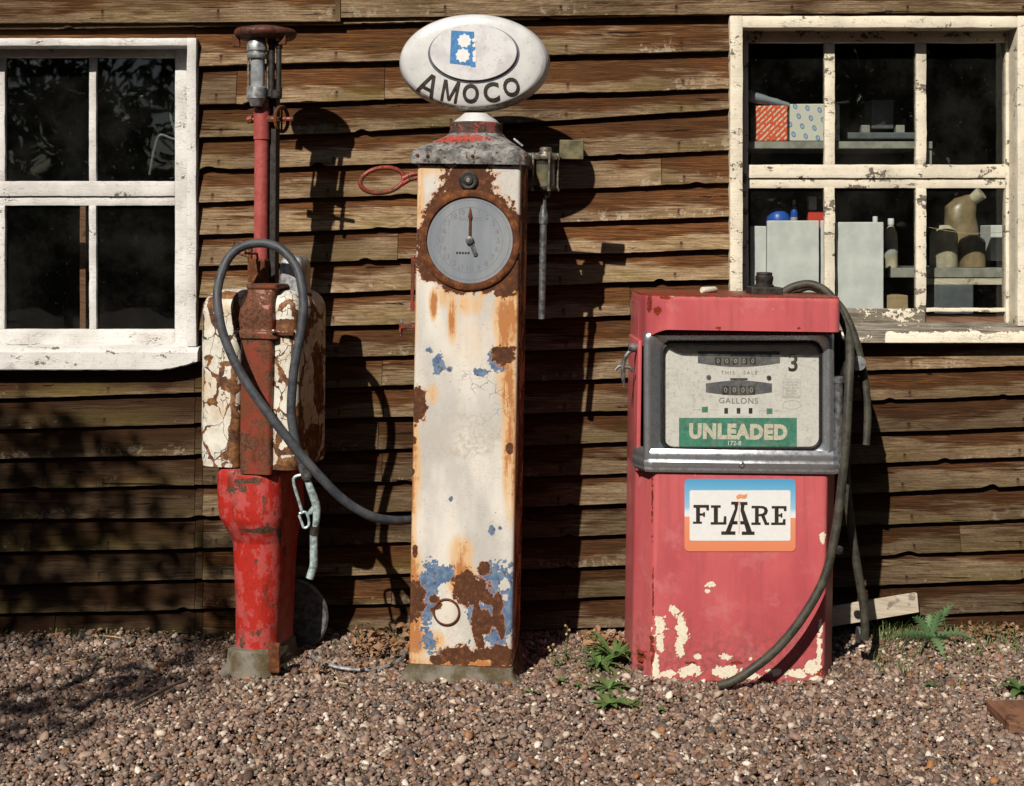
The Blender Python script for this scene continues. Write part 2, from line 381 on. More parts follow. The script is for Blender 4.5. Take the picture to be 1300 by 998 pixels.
def mat_tank():
    """thick crackled white over dark and rust"""
    g = G('crackled_white_tank'); o = g.obj(); w = g.warp(o, 16, 0.045)
    at = g.attr('rust')
    ce = g.vor(g.map(w, (13, 13, 8)), 1.0); c2 = g.vor(g.map(w, (34, 34, 24)), 1.0)
    wid = g.mr(g.noise(o, 9, 4, 0.6), 0.45, 0.68, 0.0, 0.16)
    crk = g.ma('MAXIMUM', g.mr(g.ma('SUBTRACT', ce, wid), 0.012, 0.0), g.ma('MULTIPLY', g.mr(c2, 0.035, 0.0), g.mr(g.noise(o, 17, 2), 0.52, 0.58)))
    jit = g.ma('ADD', g.ma('MULTIPLY', g.ma('SUBTRACT', g.noise(w, 30, 6, 0.7), 0.5), 1.1), 0)
    ru = g.mr(g.ma('ADD', at, jit), 0.0, 0.04)
    bare = g.ma('MAXIMUM', crk, ru)
    wc = g.mix(g.mr(g.noise(o, 22, 5, 0.7), 0.35, 0.7), (0.78, 0.75, 0.67), (0.58, 0.54, 0.45))
    wc = g.mix(g.mr(g.noise(o, 6, 3), 0.5, 0.7, 0, 0.5), wc, (0.55, 0.36, 0.16))
    bc = g.ramp(g.noise(w, 28, 6, 0.7), [(0.33, (0.035, 0.014, 0.008)), (0.50, (0.14, 0.055, 0.02)), (0.60, (0.30, 0.13, 0.035)), (0.68, (0.13, 0.17, 0.20))])
    c = g.mix(bare, wc, bc)
    h = g.ma('ADD', g.ma('SUBTRACT', 1.0, bare), g.ma('MULTIPLY', g.noise(o, 50, 5, 0.7), 0.4))
    return g.done(c, g.mr(bare, 0, 1, 0.42, 0.75), 0, g.bump(h, 1.0, 0.004), 0.5)
M['tank'] = mat_tank()

def mat_redpaint(name, c_a, c_b, c_bare, peel, sc=14, chipattr=False, rough=0.45):
    g = G(name); o = g.obj(); w = g.warp(o, 22, 0.02)
    n1 = g.noise(w, sc, 6, 0.65); n2 = g.noise(o, 90, 5, 0.7); n3 = g.noise(g.map(w, (17, 17, 11)), 1.0, 8, 0.72)
    c = g.mix(g.mr(n3, 0.49, 0.525), c_a, c_b)
    c = g.mix(g.mr(n2, 0.45, 0.75, 0, 0.45), c, tuple(q*0.4 for q in c_a)); dk = g.noise(g.map(w, (16, 16, 5)), 1.0, 6, 0.7); c = g.mix(g.mr(dk, 0.54, 0.70, 0, 0.75), c, (0.07, 0.022, 0.012))
    lv = g.ma('ADD', g.ma('MULTIPLY', n1, 0.75), g.ma('MULTIPLY', n2, 0.25)); lv = g.ma('ADD', lv, g.attr('bare'))
    b = g.mr(lv, peel, peel+0.015)
    bc = g.mix(g.mr(n2, 0.4, 0.6), c_bare, tuple(q*2.6 for q in c_bare))
    c = g.mix(b, c, bc)
    h = g.ma('SUBTRACT', g.ma('MULTIPLY', n2, 0.4), g.ma('MULTIPLY', b, 0.8)); h = g.ma('ADD', h, g.ma('MULTIPLY', n3, 0.5))
    return g.done(c, g.mr(b, 0, 1, rough, 0.85), 0, g.bump(h, 0.6, 0.002), 0.45)
M['pedestal'] = mat_redpaint('chipped_red_cast_iron', (0.42, 0.022, 0.014), (0.46, 0.075, 0.068), (0.045, 0.022, 0.012), 0.56, 13)
M['band'] = mat_redpaint('rusty_red_column', (0.24, 0.045, 0.026), (0.17, 0.05, 0.022), (0.06, 0.022, 0.010), 0.52, 12)
M['pipe_red'] = mat_redpaint('faded_red_pipe', (0.42, 0.095, 0.085), (0.36, 0.07, 0.06), (0.10, 0.05, 0.03), 0.66, 20)
M['rust'] = (lambda g: g.done(g.ramp(g.noise(g.obj(), 40, 6, 0.7), [(0.3, RUST1), (0.5, (0.11, 0.036, 0.013)), (0.72, RUST3)]), 0.85, 0, g.bump(g.noise(g.obj(), 120, 5, 0.7), 0.7, 0.002), 0.3))(G('rusted_steel'))
M['redrust'] = mat_redpaint('red_rusted_metal', (0.32, 0.045, 0.03), (0.20, 0.035, 0.018), (0.06, 0.025, 0.013), 0.50, 40)

M['lid'] = mat_redpaint('rusty_brown_lid', (0.11, 0.030, 0.016), (0.055, 0.02, 0.011), (0.045, 0.018, 0.010), 0.5, 30)
def mat_roofcap():
    g = G('worn_lead_grey_cap'); o = g.obj(); w = g.warp(o, 30, 0.02)
    n = g.noise(w, 26, 6, 0.7); n2 = g.noise(o, 110, 4, 0.7)
    c = g.ramp(n, [(0.33, (0.03, 0.026, 0.024)), (0.47, (0.16, 0.155, 0.15)), (0.62, (0.34, 0.33, 0.31))])
    rd = g.mr(g.ma('ADD', g.attr('rust'), g.ma('MULTIPLY', g.ma('SUBTRACT', n2, 0.5), 1.4)), 0.0, 0.05)
    c = g.mix(rd, c, (0.42, 0.06, 0.04))
    c = g.mix(g.mr(g.noise(w, 60, 4), 0.58, 0.63), c, (0.07, 0.03, 0.015))
    return g.done(c, 0.6, 0.1, g.bump(g.ma('ADD', n, n2), 0.7, 0.003), 0.5)
M['roofcap'] = mat_roofcap()

def mat_globe():
    g = G('aged_white_globe'); o = g.obj()
    n = g.noise(o, 12, 5, 0.6); n2 = g.noise(g.warp(o, 20, 0.02), 60, 6, 0.75)
    c = g.mix(g.mr(n, 0.35, 0.7), (0.66, 0.66, 0.65), (0.54, 0.54, 0.54))
    c = g.mix(g.mr(n2, 0.56, 0.68, 0, 0.55), c, (0.33, 0.29, 0.22))
    gr = g.attr('rust')
    c = g.mix(g.ma('MULTIPLY', gr, g.mr(n2, 0.3, 0.6)), c, (0.16, 0.12, 0.06))
    return g.done(c, 0.32, 0, g.bump(n2, 0.15, 0.001), 0.5)
M['globe'] = mat_globe()
def mat_plate():
    g = G('worn_emblem_plate'); o = g.obj(); w = g.warp(o, 24, 0.03)
    n2 = g.noise(w, 55, 6, 0.8); ln = g.vor(g.map(w, (40, 40, 40)), 1.0)
    c = g.mix(g.mr(g.noise(o, 14, 4), 0.4, 0.65), (0.70, 0.70, 0.71), (0.56, 0.55, 0.56))
    c = g.mix(g.ma('MULTIPLY', g.ma('MULTIPLY', g.mr(ln, 0.04, 0.0), 0.7), g.mr(n2, 0.5, 0.58)), c, (0.52, 0.26, 0.25))
    c = g.mix(g.mr(n2, 0.62, 0.66, 0, 0.6), c, (0.28, 0.25, 0.22))
    return g.done(c, 0.4, 0, g.bump(n2, 0.2, 0.001))
M['plate'] = mat_plate()

M['galv'] = simple('galvanised_steel', (0.42, 0.43, 0.44), 0.45, 0.6, 0.25, 45, 0.4)
M['galv_dark'] = simple('dull_grey_steel', (0.17, 0.17, 0.175), 0.5, 0.5, 0.3, 50, 0.4)
M['brass'] = simple('dirty_nickel_fitting', (0.45, 0.42, 0.34), 0.35, 0.8, 0.25, 60, 0.3)
M['dark_iron'] = simple('dark_iron', (0.035, 0.03, 0.026), 0.6, 0.2, 0.3, 40, 0.5)
M['rubber'] = simple('grey_rubber', (0.046, 0.050, 0.058), 0.5, 0, 0.15, 60, 0.15)
M['rubber_green'] = simple('grimy_black_rubber', (0.050, 0.048, 0.036), 0.55, 0, 0.25, 40, 0.25)
def mat_rubber(name, a, b, r):
    g = G(name); o = g.obj(); n = g.noise(o, 22, 6, 0.7); n2 = g.noise(g.warp(o, 60, 0.01), 140, 5, 0.75)
    c = g.mix(g.mr(n, 0.38, 0.62), a, b); c = g.mix(g.mr(n2, 0.60, 0.68, 0, 0.6), c, (0.17, 0.15, 0.12))
    return g.done(c, g.mr(n, 0.3, 0.7, r, r+0.25), 0, g.bump(g.ma('ADD', n, n2), 0.5, 0.0015), 0.4)
M['rubber'] = mat_rubber('old_grey_rubber', (0.040, 0.045, 0.055), (0.075, 0.080, 0.088), 0.42)
M['rubber_green'] = mat_rubber('grimy_black_hose', (0.030, 0.028, 0.022), (0.065, 0.060, 0.042), 0.45)
M['nozzle'] = simple('worn_pale_alloy', (0.44, 0.55, 0.56), 0.35, 0.25, 0.3, 60, 0.3)
M['concrete'] = (lambda g: g.done(g.mix(g.mr(g.noise(g.warp(g.obj(), 9, 0.05), 9, 6, 0.7), 0.4, 0.62), (0.19, 0.175, 0.14), (0.085, 0.062, 0.03)), 0.85, 0, g.bump(g.noise(g.obj(), 60, 6, 0.7), 0.8, 0.004), 0.2))(G('stained_concrete_plinth'))
M['olive'] = simple('olive_painted_steel', (0.14, 0.12, 0.06), 0.5, 0.1, 0.25, 26, 0.3)
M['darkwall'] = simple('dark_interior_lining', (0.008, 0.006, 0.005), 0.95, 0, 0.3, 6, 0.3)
M['black'] = simple('black_gasket', (0.014, 0.014, 0.014), 0.5, 0, 0.1, 60, 0.1)
M['ink'] = simple('faded_black_lettering', (0.032, 0.024, 0.019), 0.5, 0, 0.2, 90, 0.1)
M['ink_grey'] = simple('grey_print', (0.20, 0.195, 0.20), 0.5, 0, 0.1, 90, 0)
M['ink_faint'] = simple('faint_grey_print', (0.40, 0.39, 0.385), 0.5, 0, 0.1, 90, 0)
M['slate'] = simple('slate_grey_print', (0.115, 0.12, 0.14), 0.5, 0, 0.1, 90, 0)
M['logo_blue'] = simple('faded_blue_print', (0.055, 0.22, 0.50), 0.45, 0, 0.12, 90, 0.1)
M['white_print'] = simple('white_print', (0.80, 0.80, 0.79), 0.4, 0, 0.02, 60, 0.1)
M['cream_print'] = simple('cream_print', (0.72, 0.68, 0.55), 0.5, 0, 0.14, 160, 0.2)
M['green_print'] = simple('green_label', (0.055, 0.26, 0.18), 0.5, 0, 0.14, 60, 0.1)
M['orange_print'] = simple('orange_print', (0.80, 0.33, 0.14), 0.5, 0, 0.1, 60, 0.05)
M['dial_face'] = (lambda g: g.done(g.mix(g.mr(g.noise(g.map(g.obj(), (9, 9, 2)), 1.0, 5, 0.6), 0.35, 0.65), (0.21, 0.235, 0.27), (0.31, 0.33, 0.35)), 0.35, 0, None))(G('grey_gauge_face'))
M['white_dial'] = (lambda g: g.done(g.mix(g.mr(g.noise(g.warp(g.obj(), 30, 0.02), 90, 6, 0.8), 0.5, 0.68), (0.76, 0.755, 0.73), (0.50, 0.47, 0.41)), 0.5, 0, None))(G('speckled_white_dial'))

def mat_pinkred():
    g = G('sun_faded_red_enamel'); o = g.obj(); w = g.warp(o, 40, 0.01)
    n = g.noise(g.map(o, (4, 4, 2)), 1.0, 5, 0.6); n2 = g.noise(o, 120, 4, 0.7); n3 = g.noise(w, 45, 6, 0.7); stk = g.noise(g.map(o, (38, 38, 3)), 1.0, 4)
    c = g.mix(g.mr(n, 0.35, 0.68), (0.58, 0.125, 0.132), (0.48, 0.082, 0.095))
    c = g.mix(g.mr(stk, 0.46, 0.72, 0, 0.42), c, (0.33, 0.075, 0.085)); c = g.mix(g.mr(g.noise(g.warp(o, 8, 0.05), 7, 7, 0.72), 0.52, 0.66, 0, 0.35), c, (0.64, 0.24, 0.24))
    j = g.ma('ADD', g.ma('MULTIPLY', g.ma('SUBTRACT', n3, 0.5), 1.6), g.ma('MULTIPLY', g.ma('SUBTRACT', n2, 0.5), 0.9))
    ch = g.mr(g.ma('ADD', g.attr('chip'), j), 0.0, 0.03)
    rr = g.mr(g.ma('ADD', g.attr('rust'), j), 0.0, 0.06)
    pin = g.vor(o, 30, 'F1'); pk = g.ma('MULTIPLY', g.mr(pin, 0.07, 0.05), g.mr(g.noise(o, 13, 1), 0.56, 0.6))
    dz = g.sep(o)[2]; grm = g.ma('MULTIPLY', g.mr(dz, 0.30, 0.02), g.mr(n3, 0.35, 0.65)); c = g.mix(g.ma('MULTIPLY', grm, 0.55), c, (0.13, 0.06, 0.045))
    scr = g.mr(g.noise(g.map(o, (60, 60, 260), (0, 0, 0), (0, 0.6, 0)), 1.0, 2), 0.73, 0.76); c = g.mix(g.ma('MULTIPLY', scr, 0.5), c, (0.62, 0.3, 0.3))
    c = g.mix(rr, c, g.mix(g.mr(n2, 0.5, 0.6), (0.10, 0.035, 0.02), (0.50, 0.03, 0.01)))
    c = g.mix(g.ma('MULTIPLY', pk, 0.8), c, (0.75, 0.55, 0.45))
    ed = g.mr(g.ma('ADD', g.attr('chip'), j), -0.12, -0.01); c = g.mix(g.ma('MULTIPLY', ed, 0.6), c, (0.30, 0.035, 0.03))
    c = g.mix(ch, c, g.mix(g.mr(n2, 0.4, 0.7), (0.82, 0.78, 0.62), (0.72, 0.60, 0.46)))
    h = g.ma('ADD', g.ma('MULTIPLY', n2, 0.12), g.ma('MULTIPLY', g.noise(o, 6, 2), 1.0)); h = g.ma('SUBTRACT', h, g.ma('MULTIPLY', ch, 0.5))
    h = g.ma('SUBTRACT', h, g.ma('MULTIPLY', rr, 0.4))
    return g.done(c, g.mr(n, 0.3, 0.7, 0.36, 0.5), 0, g.bump(h, 0.5, 0.002), 0.4)
M['pinkred'] = mat_pinkred()
def mat_chrome():
    g = G('worn_chrome'); o = g.obj(); n = g.noise(o, 40, 5, 0.7)
    c = g.mix(g.mr(n, 0.55, 0.8), (0.62, 0.64, 0.68), (0.42, 0.41, 0.40))
    return g.done(c, g.mr(n, 0.3, 0.7, 0.22, 0.34), 0.86, g.bump(g.noise(o, 9, 2), 0.05, 0.004))
M['chrome'] = mat_chrome()
def mat_sticker():
    g = G('printed_label'); z = g.attr('vz')
    base = g.ramp(z, [(0.0, (0.74, 0.24, 0.12)), (0.47, (0.78, 0.30, 0.17)), (0.475, (0.80, 0.80, 0.80)), (0.54, (0.70, 0.78, 0.84)), (0.60, (0.30, 0.55, 0.75)), (0.85, (0.16, 0.43, 0.66)), (1.0, (0.08, 0.34, 0.60))])
    return g.done(base, 0.3, 0, g.bump(g.noise(g.obj(), 25, 4, 0.6), 0.25, 0.002))
M['sticker'] = mat_sticker()
def mat_stone():
    g = G('mixed_pebbles'); c = g.attrc('col'); n = g.noise(g.obj(), 260, 3, 0.6)
    c = g.mix(1.0, c, g.ramp(n, [(0.3, 0.72), (0.7, 1.15)]), 'MULTIPLY')
    return g.done(c, 0.62, 0, g.bump(n, 0.3, 0.001), 0.4)
M['stone'] = mat_stone()
def mat_ground():
    g = G('dark_stony_soil'); o = g.obj()
    v = g.n('ShaderNodeTexVoronoi', {'feature': 'F1'}, Vector=o, Scale=55.0)
    c = g.mix(g.sep(v.outputs['Color'])[0], (0.07, 0.045, 0.03), (0.20, 0.15, 0.12))
    far = g.mr(v.outputs['Distance'], 0.2, 0.6)
    c = g.mix(far, c, (0.03, 0.02, 0.013))
    return g.done(c, 0.9, 0, g.bump(g.ma('SUBTRACT', 1.0, v.outputs['Distance']), 0.8, 0.012), 0.2)
M['ground'] = mat_ground()
def mat_leaf(name, a, b, trans=0.25):
    g = G(name); n = g.noise(g.obj(), 18, 3); r = g.attr('rnd')
    c = g.mix(g.ma('ADD', g.ma('MULTIPLY', n, 0.5), g.ma('MULTIPLY', r, 0.5)), a, b)
    d = g.n('ShaderNodeBsdfPrincipled', None, **{'Base_Color': c, 'Roughness': 0.5}).outputs[0]
    t = g.n('ShaderNodeBsdfTranslucent', None, Color=c).outputs[0]
    m = g.n('ShaderNodeMixShader', None, i0=trans, i1=d, i2=t).outputs[0]
    o = g.t.nodes.new('ShaderNodeOutputMaterial'); g.t.links.new(m, o.inputs[0]); return g.m
M['weed'] = mat_leaf('weed_leaf', (0.05, 0.145, 0.035), (0.19, 0.27, 0.085))
M['thistle'] = mat_leaf('grey_green_leaf', (0.10, 0.22, 0.085), (0.26, 0.36, 0.18))
M['grass'] = mat_leaf('grass_blade', (0.06, 0.14, 0.03), (0.20, 0.24, 0.07))
M['dead'] = mat_leaf('dead_leaf', (0.20, 0.09, 0.04), (0.42, 0.26, 0.15), 0.1)
M['tree_leaf'] = mat_leaf('tree_leaf', (0.035, 0.07, 0.018), (0.08, 0.13, 0.03), 0.2)
M['bark'] = simple('rough_bark', (0.10, 0.075, 0.055), 0.9, 0, 0.35, 12, 0.8)
M['straw'] = simple('dry_straw', (0.50, 0.36, 0.18), 0.7, 0, 0.2, 60, 0.2)
def mat_plank(name, a, b):
    g = G(name); o = g.obj()
    n = g.noise(g.map(g.map(o, rot=(0, R(-10), 0)), (5, 5, 110)), 1.0, 5, 0.6, 0.3)
    c = g.ramp(n, [(0.3, a), (0.6, b)]); k = g.mr(g.noise(o, 18, 3), 0.62, 0.70, 0, 0.7)
    c = g.mix(k, c, tuple(q*0.4 for q in a))
    return g.done(c, 0.75, 0, g.bump(n, 0.5, 0.002), 0.3)
M['palewood'] = mat_plank('pale_sawn_wood', (0.42, 0.34, 0.25), (0.66, 0.58, 0.47))
M['brownwood'] = mat_plank('brown_board', (0.10, 0.04, 0.02), (0.24, 0.12, 0.07))
# ============================================================ SHED
shed = empty('timber_shed', (0, 0, 0), 'old timber shed clad in overlapping weathered brown boards with two small-paned windows', 'shed')
RX = [100, 460, 790, 1150]
ROWS = [[36, 30, 20, 12], [88, 78, 68, 60], [139, 127, 116, 105], [180, 168, 149, 122], [222, 209, 196, 180], [262, 249, 237, 226],
        [304, 291, 279, 268], [344, 330, 321, 311], [384, 370, 358, 350], [424, 412, 400, 388], [464, 452, 440, 428], [503, 491, 480, 469],
        [542, 531, 522, 507], [580, 572, 561, 548], [619, 612, 601, 586], [658, 652, 640, 624], [699, 690, 678, 664], [739, 730, 718, 703],
        [777, 768, 757, 741], [817, 807, 796, 781], [852, 845, 834, 822]]
def row_z(k, x):
    """height of the lower edge of board row k at world x"""
    if k < 0: return row_z(0, x) + 0.135*(-k)
    px = 650 + x*FP/5.62; px = max(-250, min(1500, px))
    r = ROWS[k]
    if px <= RX[0]: i = 0
    elif px >= RX[3]: i = 2
    else: i = [j for j in range(3) if RX[j] <= px <= RX[j+1]][0]
    t = (px-RX[i])/(RX[i+1]-RX[i]); t = max(-0.6, min(1.6, t))
    py = r[i]+(r[i+1]-r[i])*t
    return HC-(py-HZ)*5.62/FP
def wx(px, Y=-0.03): return P(px, 0, Y).x
def wz(py, Y=-0.03): return P(0, py, Y).z
# window openings in the cladding: x0, x1, z0, z1
OPEN = [(wx(-135), wx(247), wz(466), wz(52)), (wx(929), wx(1340), wz(431), wz(23))]
XL, XR = -3.4, 3.4
V = []; F = []; A_v = []; A_r = []; A_s = []
prng = random.Random(11)
JO = {0: [], 2: [488, 300], 3: [], 12: [487], 13: [480], 14: [55, 485], 18: [497], 11: [485], 5: [840], 7: [505], 9: [800]}
SEAM = wx(257)
for k in range(-4, len(ROWS)):
    cuts = {XL, XR}
    for (a, b, c, d) in OPEN: cuts |= {a, b}
    if k >= 10: cuts.add(SEAM)
    for j in JO.get(k, []): cuts.add(wx(j))
    if k not in JO: cuts.add(prng.choice([wx(1225), wx(60), wx(720), wx(1400)]) + prng.uniform(-.1, .1)) if k > 10 or k < 0 else None
    cuts.add(-2.6+prng.uniform(-.3, .3)); cuts.add(2.7+prng.uniform(-.3, .3))
    xs = sorted(cuts)
    for a, b in zip(xs[:-1], xs[1:]):
        if b-a < 0.03: continue
        mid = (a+b)/2; op = [o for o in OPEN if o[0]-1e-4 <= mid <= o[1]+1e-4]
        gap = 0.0012; a2, b2 = a+gap, b-gap
        rnd = prng.random(); dz = prng.uniform(-0.0025, 0.0025); dy = prng.uniform(-0.002, 0.002); tilt = prng.uniform(-0.003, 0.003)
        n = max(2, int((b2-a2)/0.012)); rows = []
        skip = False
        prof_n = 9
        cols = []
        for i in range(n+1):
            x = a2+(b2-a2)*i/n
            zb = row_z(k, x)+dz+tilt*((x-mid)/max(0.3, b-a))
            zt = row_z(k-1, x)+0.03
            zb += 0.0040*NZ.noise(Vector((x*3.2, k*7.3, 1)))+0.0016*NZ.noise(Vector((x*26, k*3.3, 5)))
            ch = NZ.noise(Vector((x*11, k*5.1, 9)))
            if ch > 0.45: zb += (ch-0.45)*0.05
            full = zt-zb-0.03
            lo, hi = zb, zt
            if op:
                o = op[0]; zc = (zb+zt)/2
                if o[2] < zb and zt < o[3]: skip = True; break
                if zc > o[3] or (zt > o[3] and zb <= o[3] and zb > o[2]): lo = max(zb, o[3])
                elif zb < o[2]: hi = min(zt, o[2])
                if lo >= hi: skip = True; break
            cup = 0.007*NZ.noise(Vector((x*1.6, k*2.9, 2)))
            col = []
            def yy(z):
                t = (z-zb)/max(0.02, full); t = max(0, min(1.2, t))
                return -(0.039*(1-t)+0.008*t)-cup*(1-t)+dy
            col.append((x, 0.004, lo, 0.0))
            col.append((x, yy(lo)+0.004, lo, 0.0)); col.append((x, yy(lo)+0.0006, lo+0.0015, 0.0))
            for q in range(1, prof_n):
                z = lo+0.003+(hi-lo-0.003)*q/(prof_n-1)
                rel = NZ.noise(Vector((x*7, z*130+k*9, rnd*50)))*0.0009
                col.append((x, yy(z)-rel, z, (z-zb)/max(0.02, full)))
            cols.append(col)
        if skip or len(cols) < 2: continue
        m = len(cols[0]); base = len(V)
        for col in cols:
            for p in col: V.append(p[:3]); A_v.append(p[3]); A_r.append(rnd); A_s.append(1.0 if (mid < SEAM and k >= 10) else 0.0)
        for i in range(len(cols)-1):
            for j in range(m-1):
                F.append((base+i*m+j, base+(i+1)*m+j, base+(i+1)*m+j+1, base+i*m+j+1))
        F.append(tuple(base+j for j in range(m))); e = base+(len(cols)-1)*m
        F.append(tuple(e+m-1-j for j in range(m)))
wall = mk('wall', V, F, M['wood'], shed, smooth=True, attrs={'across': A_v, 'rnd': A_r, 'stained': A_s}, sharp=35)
# fascia boards along the top
fb = MB()
def fasc(p0, p1, zs0, zs1, top, y0):
    x0 = wx(p0, y0); x1 = wx(p1, y0); n = int((x1-x0)/0.02); lo = []
    for i in range(n+1):
        t = i/n; x = x0+(x1-x0)*t; zb = wz(zs0+(zs1-zs0)*t, y0)+0.0015*NZ.noise(Vector((x*14, 3, 1)))
        lo.append([Vector((x, -0.03, zb)), Vector((x, y0, zb)), Vector((x, y0-0.001, (zb+top)/2)), Vector((x, y0, top)), Vector((x, -0.03, top))])
    fb.loft(lo)
fasc(-900, 432, 33, 27, 2.74, -0.062); fasc(433, 1330, 22, 14, 2.74, -0.056); fasc(1331, 2100, 15, 10, 2.74, -0.060)
nv = len(fb.V)
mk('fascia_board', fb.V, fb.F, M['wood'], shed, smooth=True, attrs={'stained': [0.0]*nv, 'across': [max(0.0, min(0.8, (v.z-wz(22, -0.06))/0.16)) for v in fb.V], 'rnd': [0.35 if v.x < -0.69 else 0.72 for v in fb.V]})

# --- windows
def window(name, px, cols, top, rail, bot, sill, jamb, mat, label):
    """px = frame edges, cols = [(x0,x1) of panes], py limits of pane rows"""
    YF, YS, YG = -0.060, 0.040, 0.078
    pw = bpy.data.objects.new('window', None); C.objects.link(pw); pw.parent = shed
    pw['label'] = label
    (x0, x1) = px; (t0, t1) = top['frame']; f = MB()
    jl, jr = jamb
    zt = wz(t0, YF); zb = wz(sill[0], YF)
    # frame: jambs run from front to behind the glass
    f.box((wx(x0, YF), YF, zb), (wx(jl, YF), 0.12, zt), bev=0.003, jit=0.0018, seg=0.03)
    f.box((wx(jr, YF), YF, zb), (wx(x1, YF), 0.12, zt), bev=0.003, jit=0.0018, seg=0.03)
    f.box((wx(jl, YF)-0.001, YF+0.002, wz(t1, YF)), (wx(jr, YF)+0.001, 0.12, zt-0.001), bev=0.003, jit=0.0018, seg=0.03)
    return pw, f, (YF, YS, YG)
def bars(mb, items, y0, y1, jit=0.0016, py_y=None):
    for (a, b, c, d) in items:   # px x0,x1,y0,y1 at plane y0
        mb.box((wx(a, y0), y0, wz(d, y0)), (wx(b, y0), y1, wz(c, y0)), bev=0.0018, jit=jit*0.85, seg=0.018)
def attrs_of(mb, fn): return {'bare': [fn(v) for v in mb.V]}
# LEFT
pw, f, (YF, YS, YG) = window('window', (-133, 249), None, {'frame': (48, 58)}, None, None, (440, 470), (-120, 237), 'white_frame',
                             'window with flaking white frame and dark empty panes')
f.build('frame', M['white_frame'], pw, True, attrs=attrs_of(f, lambda v: -0.04))
s = MB()
bars(s, [(222, 239, 57, 441), (-122, -106, 57, 441)], YS, 0.075)
bars(s, [(-106, 222, 230, 249), (-106, 222, 418, 440)], YS+0.003, 0.073)
bars(s, [(-106, 222, 249.5, 261)], YS+0.012, 0.073)
bars(s, [(-106, 222, 60, 73)], YS+0.004, 0.073)
bars(s, [(113, 122, 73, 230), (113, 122, 261, 418), (-2, 6, 73, 230), (-2, 6, 261, 418)], YS+0.006, 0.071, 0.0022)
s.build('sash', M['white_frame'], pw, True, attrs=attrs_of(s, lambda v: -0.03))
s = MB()
# sill with a slope and a broken right end
lo = []
x0, x1 = wx(-140, -0.085), wx(251, -0.085); n = 110
for i in range(n+1):
    x = x0+(x1-x0)*i/n; px = 650+x*FP/5.565
    e = 0.0 if px < 205 else 0.030*((px-205)/45)**1.4+0.006*abs(NZ.noise(Vector((x*40, 1, 1))))
    zb = wz(470, -0.085)+e; zt = wz(441, -0.085); j = 0.0015*NZ.noise(Vector((x*30, 5, 2)))
    lo.append([Vector((x, 0.10, zb)), Vector((x, -0.088, zb+j)), Vector((x, -0.092, zb+0.004)), Vector((x, -0.090+j, max(zb+0.008, zt-0.020))), Vector((x, -0.082, max(zb+0.012, zt-0.014))), Vector((x, YF-0.002, zt-0.002)), Vector((x, 0.10, zt+0.010))])
s.loft(lo)
s.build('sill', M['white_frame'], pw, True, attrs=attrs_of(s, lambda v: 0.0), sharp=30)
s = MB(); s.box((wx(-118, YG), YG-0.014, wz(432, YG)), (wx(236, YG), YG-0.0105, wz(62, YG))); s.build('pane', M['glass'], pw)
# RIGHT
pw2, f, _ = window('window', (927, 1320), None, {'frame': (20, 35)}, None, None, (414, 437), (943, 1292), 'cream_frame',
                   'window with badly peeling cream frame and cluttered shelves behind its six panes')
f.build('frame', M['cream_frame'], pw2, True, attrs=attrs_of(f, lambda v: 0.0))
s = MB()
bars(s, [(941, 950, 33, 416), (1277, 1294, 33, 416)], YS, 0.075)
bars(s, [(950, 1277, 209, 226), (950, 1175, 392, 414)], YS+0.003, 0.073)
bars(s, [(950, 1277, 226.5, 239)], YS+0.012, 0.073)
bars(s, [(950, 1277, 38, 54)], YS+0.004, 0.073)
m = [(1047, 1060), (1163, 1176)]
for a, b in m: bars(s, [(a, b, 54, 209), (a, b, 239, 392)], YS+0.006, 0.071, 0.0026)
bars(s, [(1176, 1277, 391, 396)], YS+0.006, 0.071, 0.003)
def bare_r(v):
    px, py = proj(v)
    if py > 390 and px < 1176: return 0.10+0.05*NZ.noise(v*9)
    if py > 200 and py < 212: return 0.0
    return 0.012 + 0.05*NZ.noise(v*7)
s.build('sash', M['cream_frame'], pw2, True, attrs=attrs_of(s, bare_r))
s = MB(); bars(s, [(1170, 1280, 398, 414)], YS+0.03, 0.073, 0.004); s.build('rotten_rail', M['brownwood'], pw2, True)
s = MB(); lo = []
x0, x1 = wx(927, -0.09), wx(1336, -0.09); n = 140
for i in range(n+1):
    x = x0+(x1-x0)*i/n; j = 0.0018*NZ.noise(Vector((x*30, 5, 2))); zb = wz(436, -0.085); zt = wz(414, -0.085)
    lo.append([Vector((x, 0.10, zb)), Vector((x, -0.088, zb+j)), Vector((x, -0.094, zb+0.004)), Vector((x, -0.092+j, zb+0.020)), Vector((x, -0.090+j, zb+0.036)), Vector((x, -0.080, zt-0.016)), Vector((x, YF-0.002, zt-0.006)), Vector((x, 0.02, zt+0.004)), Vector((x, 0.10, zt+0.010))])
s.loft(lo)
def bare_s(v):
    px, py = proj(v)
    if v.z < wz(436, -0.085)+0.038 and px > 1125: return -0.08 + 0.05*NZ.noise(v*14)
    return 0.16+0.05*NZ.noise(v*8)
s.build('sill', M['cream_frame'], pw2, True, attrs=attrs_of(s, bare_s), sharp=30)
s = MB(); s.box((wx(944, YG), YG-0.014, wz(404, YG)), (wx(1290, YG), YG-0.0105, wz(44, YG))); s.build('pane', M['glass'], pw2)

# dark room behind the panes (floor, ceiling, back and side walls)
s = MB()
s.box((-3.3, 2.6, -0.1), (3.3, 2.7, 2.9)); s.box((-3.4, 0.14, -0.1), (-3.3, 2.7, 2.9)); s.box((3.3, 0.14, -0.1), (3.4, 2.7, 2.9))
s.box((-3.4, 0.01, 2.9), (3.4, 2.7, 3.0)); s.box((-3.3, 0.14, -0.09), (3.3, 2.6, 0.02))
